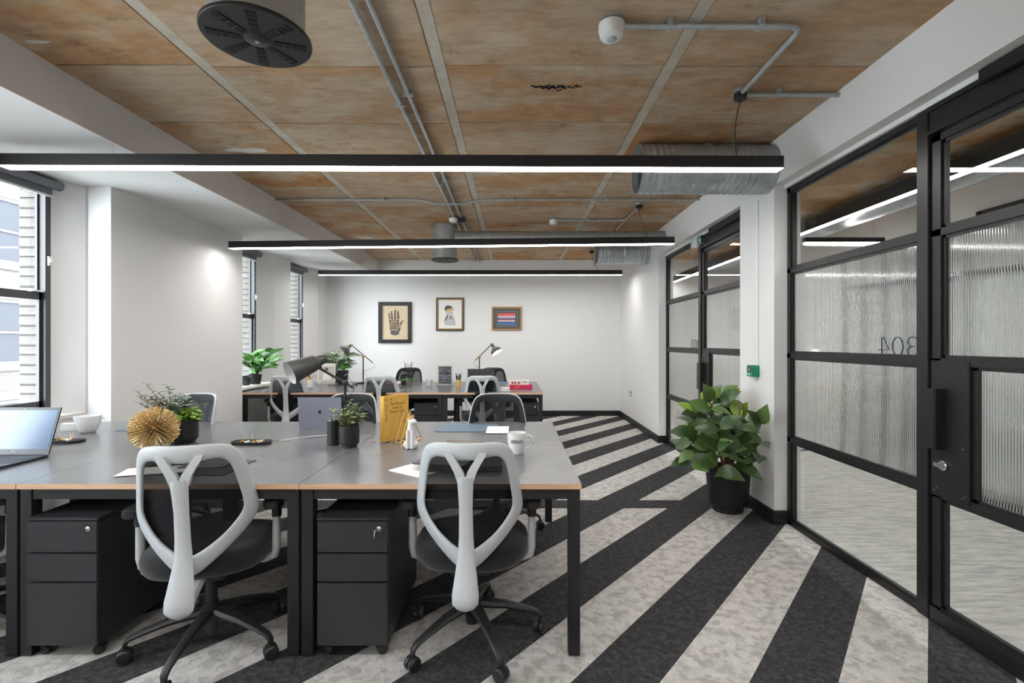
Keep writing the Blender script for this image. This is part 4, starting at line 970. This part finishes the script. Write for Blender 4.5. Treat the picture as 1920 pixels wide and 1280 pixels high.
def mug(label, loc, r, h, rz, txt=None, prof=None, handle=True, name='mug'):
    t = thing(name, label, 'mug', loc, rz)
    pr = prof or [(.62, 0), (.68, .01), (.86, .28), (.97, .6), (1.0, 1.0), (.94, 1.0), (.90, .6), (.6, .12), (.01, .10)]
    vs_ = [(r * a, h * b_) for a, b_ in pr]
    MB().lathe(vs_, 32).build('body', CERAM, t, smooth=True)
    if handle:
        pts = [(r * .93, 0, h * .80), (r * 1.25, 0, h * .86), (r * 1.62, 0, h * .78), (r * 1.72, 0, h * .55), (r * 1.5, 0, h * .34), (r * .88, 0, h * .20)]
        MB().tube(pts, [.006, .006, .0062, .0062, .006, .006], 8).build('handle', CERAM, t, smooth=True)
    if txt:
        n_ = len(txt)
        for i, ch in enumerate(txt):
            a = -PI / 2 + (i - (n_ - 1) / 2) * .235
            m = Matrix.Rotation(a + PI / 2, 4, 'Z') @ Matrix.Translation((0, -r * .995, h * .62)) @ RX90
            text_obj('lettering', ch, .026, mat('print_black', (24, 24, 26), .5), t, m, .0012, sx=.72)
    return t
t = mug('white mug printed ICONIC near the aisle end of the near desks', (.014, 2.62, HD), .051, .112, 0, 'ICONIC')
m = MB().box(-.018, .018, -.0005, .0005, -.003, .003)
tx = text_obj('lettering', 'FINSBURY', .010, mat('print_black', (24, 24, 26), .5), t, Matrix.Translation((-.012, .045, .092)) @ RX90, .0006)
bpy.data.objects.remove(tx)
t = mug('wide white mug on the near desks under the window', (-2.835, 3.215, HD), .074, .112, 2.6, None, [(.45, 0), (.5, .01), (.72, .22), (.92, .6), (1.0, 1.0), (.95, 1.0), (.86, .6), (.5, .12), (.01, .1)])
MB().box(-.05, -.012, -.0735, -.071, .088, .0915).build('printed_line', mat('print_black', (24, 24, 26), .5), t)
tag(MB().prism(rounded(.16, .05, .012), 0, .05).build('paper_box', PAPER, loc=(-2.99, 3.3, HD), rot=(0, 0, .2), bevel=.003), 'small white box behind the open black laptop', 'box')
def clip_tray(label, loc, w, d, seed):
    random.seed(seed); t = thing('clip_tray', label, 'tray', loc)
    p = rounded(w, d, d * .42, 6)
    MB().prism(p, 0, .004).build('tray', MATTEBLK, t)
    vs_ = [(x, y, .004) for x, y in p] + [(x * 1.05, y * 1.08, .014) for x, y in p] + [(x * 1.0, y * 1.0, .014) for x, y in p] + [(x * .96, y * .92, .004) for x, y in p]; n = len(p)
    MB().add(vs_, [(k * n + i, k * n + (i + 1) % n, ((k + 1) % 4) * n + (i + 1) % n, ((k + 1) % 4) * n + i) for k in range(4) for i in range(n)]).build('tray_rim', MATTEBLK, t, smooth=True)
    for i in range(9):
        x, y = random.uniform(-w * .3, w * .3), random.uniform(-d * .22, d * .22); g = random.choice((GOLD, GOLD, PAPER))
        if i % 3: MB().box(-.014, .014, -.008, .008, 0, .011).build('binder_clip', g, t, loc=(x, y, .006), rot=(random.uniform(-.5, .5), random.uniform(-.4, .4), random.uniform(0, 3)), bevel=.002)
        else:
            MB().tube([(0, 0, 0), (.006, 0, .03), (.012, .002, .042), (.018, 0, .02)], .0012, 5).build('clip_loop', GOLD, t, loc=(x, y, .01), rot=(0, 0, random.uniform(0, 3)))
    return t
clip_tray('oval black tray of gold clips in the middle of the near desks', (-1.56, 2.875, HD), .22, .10, 2)
clip_tray('oval black tray of gold clips beside the open black laptop', (-2.70, 2.91, HD), .20, .10, 3)
# gold urchin
t = thing('gold_urchin', 'spiky gold urchin ball behind the left foreground chair', 'ornament', (-1.99, 2.675, HD))
MB().ball((0, 0, .125), .03, 12, 8).build('core', GOLD, t, smooth=True)
mb = MB(); n_ = 420
for i in range(n_):
    z = 1 - 2 * (i + .5) / n_; r = math.sqrt(1 - z * z); a = i * 2.39996; d = Vector((r * math.cos(a), r * math.sin(a), z))
    if d.z < -.97: continue
    mb.tube([Vector((0, 0, .125)) + d * .025, Vector((0, 0, .125)) + d * random.uniform(.113, .1255)], [.0018, .0030], 4)
o = mb.build('spikes', mat('pale_gold', (222, 192, 138), .36, metal=.5), t); o['kind'] = 'stuff'
# pen holder, cable
t = thing('pen_holder', 'tall black cylinder pen holder beside the herb pot', 'pen holder', (-1.062, 2.845, HD))
MB().lathe([(.034, 0), (.036, .002), (.036, .142), (.033, .142), (.033, .01), (.001, .008)], 28).build('cup', MATTEBLK, t, smooth=True)
c0 = at(523, 829, 2.9)
tag(MB().tube([(-1.42, 2.92, HD + .004), (-1.36, 3.0, HD + .004), (-1.27, 3.03, HD + .012), (-1.18, 3.09, HD + .008), (-1.14, 3.06, HD + .004), (-1.08, 2.95, HD + .004)], .0028, 6).build('charging_cable', WHITEP, smooth=True), 'white charging cable lying across the near desks', 'cable')
# book in wire rack
ba = math.atan2(.162, .111)
t = thing('book', 'mustard yellow guide book standing in the gold rack', 'book', (-.777, 2.888, HD + .004), ba); YB = mat('mustard_cloth', (236, 188, 92), .7, noise=(90, (228, 178, 82), .2)); YI = mat('olive_ink', (136, 108, 30), .6)
MB().box(0, .197, 0, .003, 0, .272).box(0, .197, .032, .035, 0, .272).box(-.003, .002, 0, .035, 0, .272).build('cover', YB, t, bevel=.0008)
MB().box(.002, .192, .003, .032, .004, .268).build('pages', PAPER, t)
for s_, z in (('The Monocle', .222), ('Guide to', .198), ('Better Living', .174)):
    text_obj('lettering', s_, .0265, YI, t, Matrix.Translation((.105, -.0006, z)) @ RX90, .0003, sx=.86)
text_obj('lettering', 'M', .022, YI, t, Matrix.Translation((.055, -.0006, .248)) @ RX90, .0003); text_obj('lettering', 'M', .022, YI, t, Matrix.Translation((.018, -.0006, .248)) @ RX90, .0003); text_obj('lettering', 'M', .018, YI, t, Matrix.Translation((.018, -.0006, .02)) @ RX90, .0003)
text_obj('lettering', 'Better Living', .02, YI, t, Matrix.Translation((.018, -.0006, .17)) @ RX90 @ Matrix.Rotation(PI / 2, 4, 'Z'), .0003)
t = thing('wire_rack', 'gold wire rack of three triangles holding the yellow book', 'rack', (-.70, 2.85, HD))
for i, (fx, fy) in enumerate(((-.736, 2.882), (-.698, 2.852), (-.66, 2.816))):
    f0 = Vector((fx + .70, fy - 2.85, .005)); g0 = f0 + Vector((.078, .212, 0)); ap_ = (f0 + g0) / 2 + Vector((-.005, -.02, .182))
    MB().tube([f0 + Vector((0, 0, .006)), f0.lerp(ap_, .93), ap_, ap_.lerp(g0, .07), g0, f0.lerp(g0, .03), f0 + Vector((0, 0, .004))], .0028, 6).build('wire_triangle', GOLD, t, smooth=True)
MB().tube([(-.066 + .03, .145, .004), (.05, .06, .004)], .003, 6).tube([(.05, -.06, .003), (.125, .155, .003)], .0045, 6).build('base_rod', GOLD, t)
# figurine
t = thing('figurine', 'white ceramic seated dog figurine with a gold crown', 'figurine', (-.586, 2.745, HD))
mb = MB().lathe([(.001, 0), (.030, .002), (.032, .02), (.029, .045), (.026, .075), (.023, .10), (.0195, .125), (.018, .14), (.012, .158), (.001, .164)], 20)
mb.ball((.010, -.004, .150), .021, 14, 10, sc=(1.1, .95, .9)); mb.ball((.028, -.008, .145), .010, 10, 8, sc=(1.3, .9, .8))
for s_ in (-.013, .013): mb.ball((s_, -.032, .009), .012, 10, 8, sc=(.9, 1.3, .8)); mb.tube([(s_, -.024, .105), (s_, -.030, .06), (s_, -.034, .01)], [.010, .009, .010], 10)
for s_ in (-.03, .03): mb.ball((s_, 0, .022), .018, 10, 8, sc=(.8, 1.4, 1.1))
for s_ in (-.014, .010): mb.ball((s_, .006, .158), .008, 8, 6, sc=(.7, .8, 1.6))
mb.build('body', CERAM, t, smooth=True)
cr = MB().lathe([(.013, .163), (.016, .176), (.014, .176), (.011, .164)], 16)
for k in range(6): a = k * PI / 3; cr.tube([(.014 * math.cos(a), .014 * math.sin(a), .174), (.018 * math.cos(a), .018 * math.sin(a), .190)], [.0035, .001], 5)
cr.build('crown', GOLD, t)
# pads and papers
def slab(name, label, cat, loc, w, d, th, m, rz=0): return tag(MB().prism(rounded(w, d, .004, 3), 0, th).build(name, m, loc=loc, rot=(0, 0, rz)), label, cat)
slab('desk_pad', 'slate blue desk pad in front of the aisle end chair across the near desks', 'desk pad', (-.325, 3.40, HD), .42, .33, .004, BLUE, -.02)
slab('sheet', 'white card partly on the slate blue desk pad', 'paper', (-.112, 3.295, HD + .0045), .15, .26, .0012, PAPER)
slab('desk_pad', 'slate blue desk pad near the wide white mug', 'desk pad', (-2.50, 3.40, HD), .40, .24, .004, BLUE, .05)
slab('desk_pad', 'black leather desk pad behind the left foreground chair', 'desk pad', (-1.54, 2.32, HD), .46, .28, .003, mat('black_leather', (40, 42, 46), .35))
slab('sheet', 'white sheet of paper lying left of the left foreground chair', 'paper', (-1.66, 2.26, HD + .0035), .30, .14, .001, PAPER, .28)
slab('magazine', 'grey magazine behind the left foreground chair', 'magazine', (-1.50, 2.38, HD + .0035), .21, .17, .004, mat('grey_print', (142, 136, 138), .5, noise=(14, (96, 92, 96), .1)), .1)
tag(MB().tube([(-1.57, 2.34, HD + .012), (-1.545, 2.44, HD + .012)], .004, 8).build('pen', BLKP, smooth=True), 'black pen lying on the grey magazine', 'pen')
slab('document', 'white document fanned out behind the foreground chair nearest the aisle', 'paper', (-.42, 2.32, HD), .21, .29, .003, PAPER, -.62)
slab('laptop_sleeve', 'dark tweed laptop sleeve behind the foreground chair nearest the aisle', 'sleeve', (-.23, 2.36, HD + .004), .34, .25, .022, mat('purple_tweed', (92, 86, 96), .9, noise=(160, (50, 46, 54), .12)), .04)
slab('magazine', 'open dark magazine lying on the tweed sleeve', 'magazine', (-.33, 2.34, HD + .027), .26, .2, .008, mat('dark_print', (86, 82, 80), .4, noise=(10, (48, 46, 46), .12)), -.25)

# ------------------------------------------------------------------ desk lamps
def lathe_dir(prof, p, d, n=28):
    z = Vector(d).normalized(); x = z.cross(Vector((0, 1, 0))); x = Vector((1, 0, 0)) if x.length < .1 else x.normalized(); y = z.cross(x)
    m = Matrix((x, y, z)).transposed().to_4x4(); mb = MB(); vs_ = []
    for r, h_ in prof:
        for j in range(n): a = 2 * PI * j / n; vs_.append(Vector(p) + m.to_3x3() @ Vector((r * math.cos(a), r * math.sin(a), h_)))
    k = len(prof); return mb.add(vs_, [(i * n + j, i * n + (j + 1) % n, (i + 1) * n + (j + 1) % n, (i + 1) * n + j) for i in range(k - 1) for j in range(n)])
t = thing('desk_lamp', 'matte black desk lamp with large cylindrical shade behind the silver laptop', 'lamp', (-1.21, 3.46, HD))
LG = mat('lamp_charcoal', (62, 62, 62), .42); LW = mat('lamp_white_inside', (226, 226, 228), .5)
MB().lathe([(.085, 0), (.085, .012), (.02, .018), (.012, .03)], 28).build('base', BLKP, t, smooth=True)
MB().tube([(0, 0, .02), (0, 0, .33)], .009, 12).build('pole', BLKP, t, smooth=True)
sh = lathe_dir([(.03, -.025), (.036, 0), (.036, .03), (.052, .045), (.056, .05), (.082, .235)], (-.165, -.01, .475), (-.19, -.19, -.105)).build('shade', LG, t, smooth=True)
MB().add(*[(v, f) for v, f in [(lathe_dir([(.080, .234), (.054, .052), (.02, .048)], (-.165, -.01, .475), (-.19, -.19, -.105)).v, lathe_dir([(.080, .234), (.054, .052), (.02, .048)], (0, 0, 0), (1, 0, 0)).f)]][0]).build('shade_lining', LW, sh, smooth=True)
lathe_dir([(.001, -.03), (.026, -.026), (.026, .0), (.001, .004)], (-.165, -.01, .475), (-.19, -.19, -.105)).build('cap', LG, sh, smooth=True)
MB().tube([(-.20, .0, .425), (.06, 0, .275)], .009, 10).build('arm', BLKP, t, smooth=True)
MB().ball((0, 0, .31), .022, 12, 8).tube([(-.02, 0, .31), (.02, 0, .31)], .016, 10).build('joint', BLKP, t, smooth=True)
MB().tube([(-.215, -.03, .435), (-.17, .0, .425)], .014, 10).build('shade_clamp', BLKP, t, smooth=True)
MB().tube([(0.0, -.012, .36), (.02, -.012, .38), (.035, -.012, .34), (.075, -.012, .30), (.06, -.012, .25), (.02, 0, .22)], .003, 6).build('cord', mat('grey_cord', (150, 150, 154), .5), t, smooth=True)
def ranarp(label, loc, sgn, hx, hz, mx, mz, tx, tz, jz, lit):
    t = thing('desk_lamp', label, 'lamp', loc)
    MB().lathe([(.08, 0), (.08, .015), (.02, .022), (.01, .03)], 28).build('base', BLKP, t, smooth=True)
    MB().tube([(0, 0, .02), (0, 0, jz)], .0085, 10).build('pole', BLKP, t, smooth=True)
    MB().tube([(tx, 0, tz), (hx, 0, hz)], .0065, 10).build('arm', BLKP, t, smooth=True)
    MB().ball((0, -.004, jz), .022, 12, 8).tube([(0, -.02, jz), (0, .02, jz)], .014, 10).build('joint', BRASS, t, smooth=True)
    d = Vector((mx - hx, -.03, mz - hz)); sh = lathe_dir([(.018, 0), (.022, .02), (.022, .05), (.05, .075), (.078, .10), (.088, .135), (.088, .145)], (hx, 0, hz), d).build('shade', mat('gunmetal', (84, 86, 88), .3), t, smooth=True)
    lathe_dir([(.086, .144), (.085, .135), (.05, .08), (.02, .07)], (hx, 0, hz), d).build('shade_lining', LW, sh, smooth=True)
    p = Vector((hx, 0, hz)) + d.normalized() * .11
    MB().ball(p, .032, 14, 10).build('bulb', mat('lit_bulb', (255, 250, 240), .4, emit=((1, .97, .92), 26)) if lit else WHITEP, sh, smooth=True)
    MB().ball((hx, 0, hz), .02, 10, 8).build('shade_knuckle', BRASS, t, smooth=True)
    MB().tube([(tx, 0, tz), (tx + (.03 if sgn > 0 else .05) * -sgn, -.01, tz - .05), (tx * .5, 0, tz - .10), (0, .01, tz - .12)], .0022, 5).build('cord', BLKP, t, smooth=True)
ranarp('black desk lamp with brass joint at the left of the far desks', (-2.185, 7.0, HD), -1, -.172, .560, -.275, .46, .14, .30, .393, False)
ranarp('lit black desk lamp with brass joint behind the dark laptop', (-.502, 7.0, HD), 1, .178, .570, .25, .46, -.055, .34, .386, True)

# ------------------------------------------------------------------ desk objects, far bank
t = thing('magazine', 'upright magazine with a figure in white on the cover, in a wire stand', 'magazine', (-2.61, 6.72, HD))
MB().box(-.125, .125, 0, .01, .012, .305).build('cover', mat('cover_cream', (226, 218, 206), .45), t, bevel=.001)
MB().box(-.105, .105, -.0012, 0, .075, .265).build('photograph', mat('photo_warm_grey', (176, 164, 154), .5, noise=(6, (206, 198, 190), .2)), t)
flat([(-.05, .08), (.07, .08), (.055, .16), (.025, .20), (.0, .205), (-.02, .19), (-.045, .14)], 'figure', PAPER, t, -.0014)
flat([(x + .005, z + .225) for x, z in arc(0, 0, .022, .022, 0, 360, 12)[:-1]], 'head', mat('hair_dark', (74, 66, 62), .7), t, -.0014)
for z in (.03, .055): MB().tube([(-.13, -.02, z), (.13, -.02, z)], .003, 5).build('stand_wire', CHROME, t)
for i in range(9): x = -.13 + i * .0325; MB().tube([(x, -.02, .003), (x, -.02, .056)], .0022, 5).build('stand_wire', CHROME, t)
MB().box(-.13, .13, -.02, .06, .0, .004).build('stand_base', CHROME, t)
t = thing('bottle', 'small amber bottle at the left of the far desks', 'bottle', (-2.93, 6.9, HD)); MB().lathe([(.03, 0), (.034, .004), (.034, .08), (.014, .1), (.014, .12)], 18).build('glass', mat('amber', (176, 122, 44), .15), t, smooth=True); MB().lathe([(.016, .118), (.016, .14)], 14).build('cap', BLKP, t)
t = thing('candle', 'short white candle jar at the left of the far desks', 'candle', (-2.72, 6.45, HD)); MB().lathe([(.036, 0), (.04, .004), (.04, .10), (.036, .10), (.035, .06)], 20).build('jar', CERAM, t, smooth=True); MB().lathe([(.035, .058), (.001, .06)], 18).tube([(0, 0, .06), (0, 0, .075)], .0015, 4).build('wax', PAPER, t)
tag(MB().prism(rounded(.06, .04, .008), 0, .032).build('card_box', mat('navy', (44, 62, 88), .4), loc=(-2.22, 6.75, HD), bevel=.003), 'little navy box below the left desk lamp', 'box')
slab('folder', 'pale pink folder behind the dark pot on the far desks', 'folder', (-1.74, 7.1, HD), .24, .32, .012, mat('pale_pink', (222, 186, 190), .7), .2)
slab('desk_pad', 'slate blue desk pad beside the middle grey backed chair', 'desk pad', (-1.60, 6.02, HD), .44, .32, .004, BLUE); slab('desk_pad', 'slate blue desk pad under the dark laptop', 'desk pad', (-.42, 6.12, HD), .5, .40, .003, BLUE)
slab('desk_pad', 'slate blue desk pad behind the lit lamp on the far desks', 'desk pad', (-.16, 7.15, HD), .42, .3, .004, BLUE); slab('desk_pad', 'slate blue desk pad by the far window', 'desk pad', (-2.78, 6.0, HD), .46, .32, .004, BLUE)
mug('small white mug in the middle of the far desks', (-1.175, 6.66, HD), .042, .085, .3)
t = thing('brochure_holder', 'clear brochure holder with a dark city picture on the far desks', 'brochure holder', (-.962, 6.74, HD), .08)
MB().box(-.11, .11, .0, .004, .0, .285).box(-.11, .11, -.05, -.046, 0, .10).box(-.11, .11, -.05, .004, 0, .004).build('acrylic', PANE, t)
MB().box(-.10, .10, -.010, -.002, .006, .278).build('brochure', PAPER, t)
for (z0, z1, c_) in ((.20, .265, (64, 70, 82)), (.14, .198, (40, 44, 54)), (.095, .138, (92, 96, 104)), (.055, .093, (58, 74, 100)), (.02, .053, (96, 98, 58))): MB().box(-.09, .09, -.0112, -.0098, z0, z1).build('picture_band', mat('city_%d' % c_[0], c_, .4, noise=(50, (126, 130, 138), .12)), t)
t = thing('pencil_cup', 'gold cup of black pencils on the far desks', 'pencil cup', (-.745, 6.47, HD)); MB().lathe([(.032, 0), (.034, .002), (.034, .10), (.031, .10), (.031, .01), (.001, .008)], 20).build('cup', GOLD, t, smooth=True)
for i in range(9): a = i * .7; MB().tube([(.012 * math.cos(a), .012 * math.sin(a), .012), (.034 * math.cos(a), .034 * math.sin(a), .165 + .02 * math.sin(i * 1.9))], .0045, 6).build('pencil', BLKP, t)
laptop('laptop', 'dark laptop with a black screen on the far desks', (-.43, 6.18, HD + .004), 0, .335, .25, math.radians(8), BEZ, BEZ, mat('black_screen', (26, 34, 40), .25), mat('key_black', (56, 62, 74), .4))
def book(label, loc, w, d, h, rz, m, bits):
    t = thing('book', label, 'book', loc, rz)
    MB().box(-w / 2, w / 2, -d / 2, d / 2, 0, .003).box(-w / 2, w / 2, -d / 2, d / 2, h - .003, h).box(-w / 2, w / 2, -d / 2, -d / 2 + .003, 0, h).build('cover', m, t)
    MB().box(-w / 2 + .004, w / 2 - .004, -d / 2 + .003, d / 2 - .005, .003, h - .003).build('pages', PAPER, t)
    for (x0, x1, z0, z1, c_) in bits: MB().box(x0, x1, -d / 2 - .0008, -d / 2, z0, z1).build('spine_print', mat('spine_%d_%d_%d' % c_, c_, .5), t)
    return t
t = book('thick pink book with yellow lettering at the aisle end of the far desks', (.085, 6.30, HD), .29, .21, .052, .03, mat('hot_pink', (214, 34, 92), .5), [])
text_obj('lettering', 'm!!', .05, mat('yellow_print', (238, 176, 60), .5), t, Matrix.Translation((-.045, -.1058, .026)) @ RX90, .0004)
book('white patterned book lying on the pink book', (.06, 6.31, HD + .052), .265, .19, .05, -.04, mat('book_white', (232, 228, 218), .6), [(-.09, -.06, .012, .038, (184, 66, 52)), (-.05, -.03, .01, .04, (70, 96, 72)), (-.01, .02, .012, .038, (190, 70, 58)), (.05, .11, .034, .042, (60, 100, 84))])
slab('document', 'white papers beside the pink book', 'paper', (-.10, 6.30, HD), .14, .22, .006, PAPER, .35); slab('document', 'white leaflet near the front edge of the far desks', 'paper', (-.13, 6.02, HD), .16, .1, .003, PAPER, -.2)
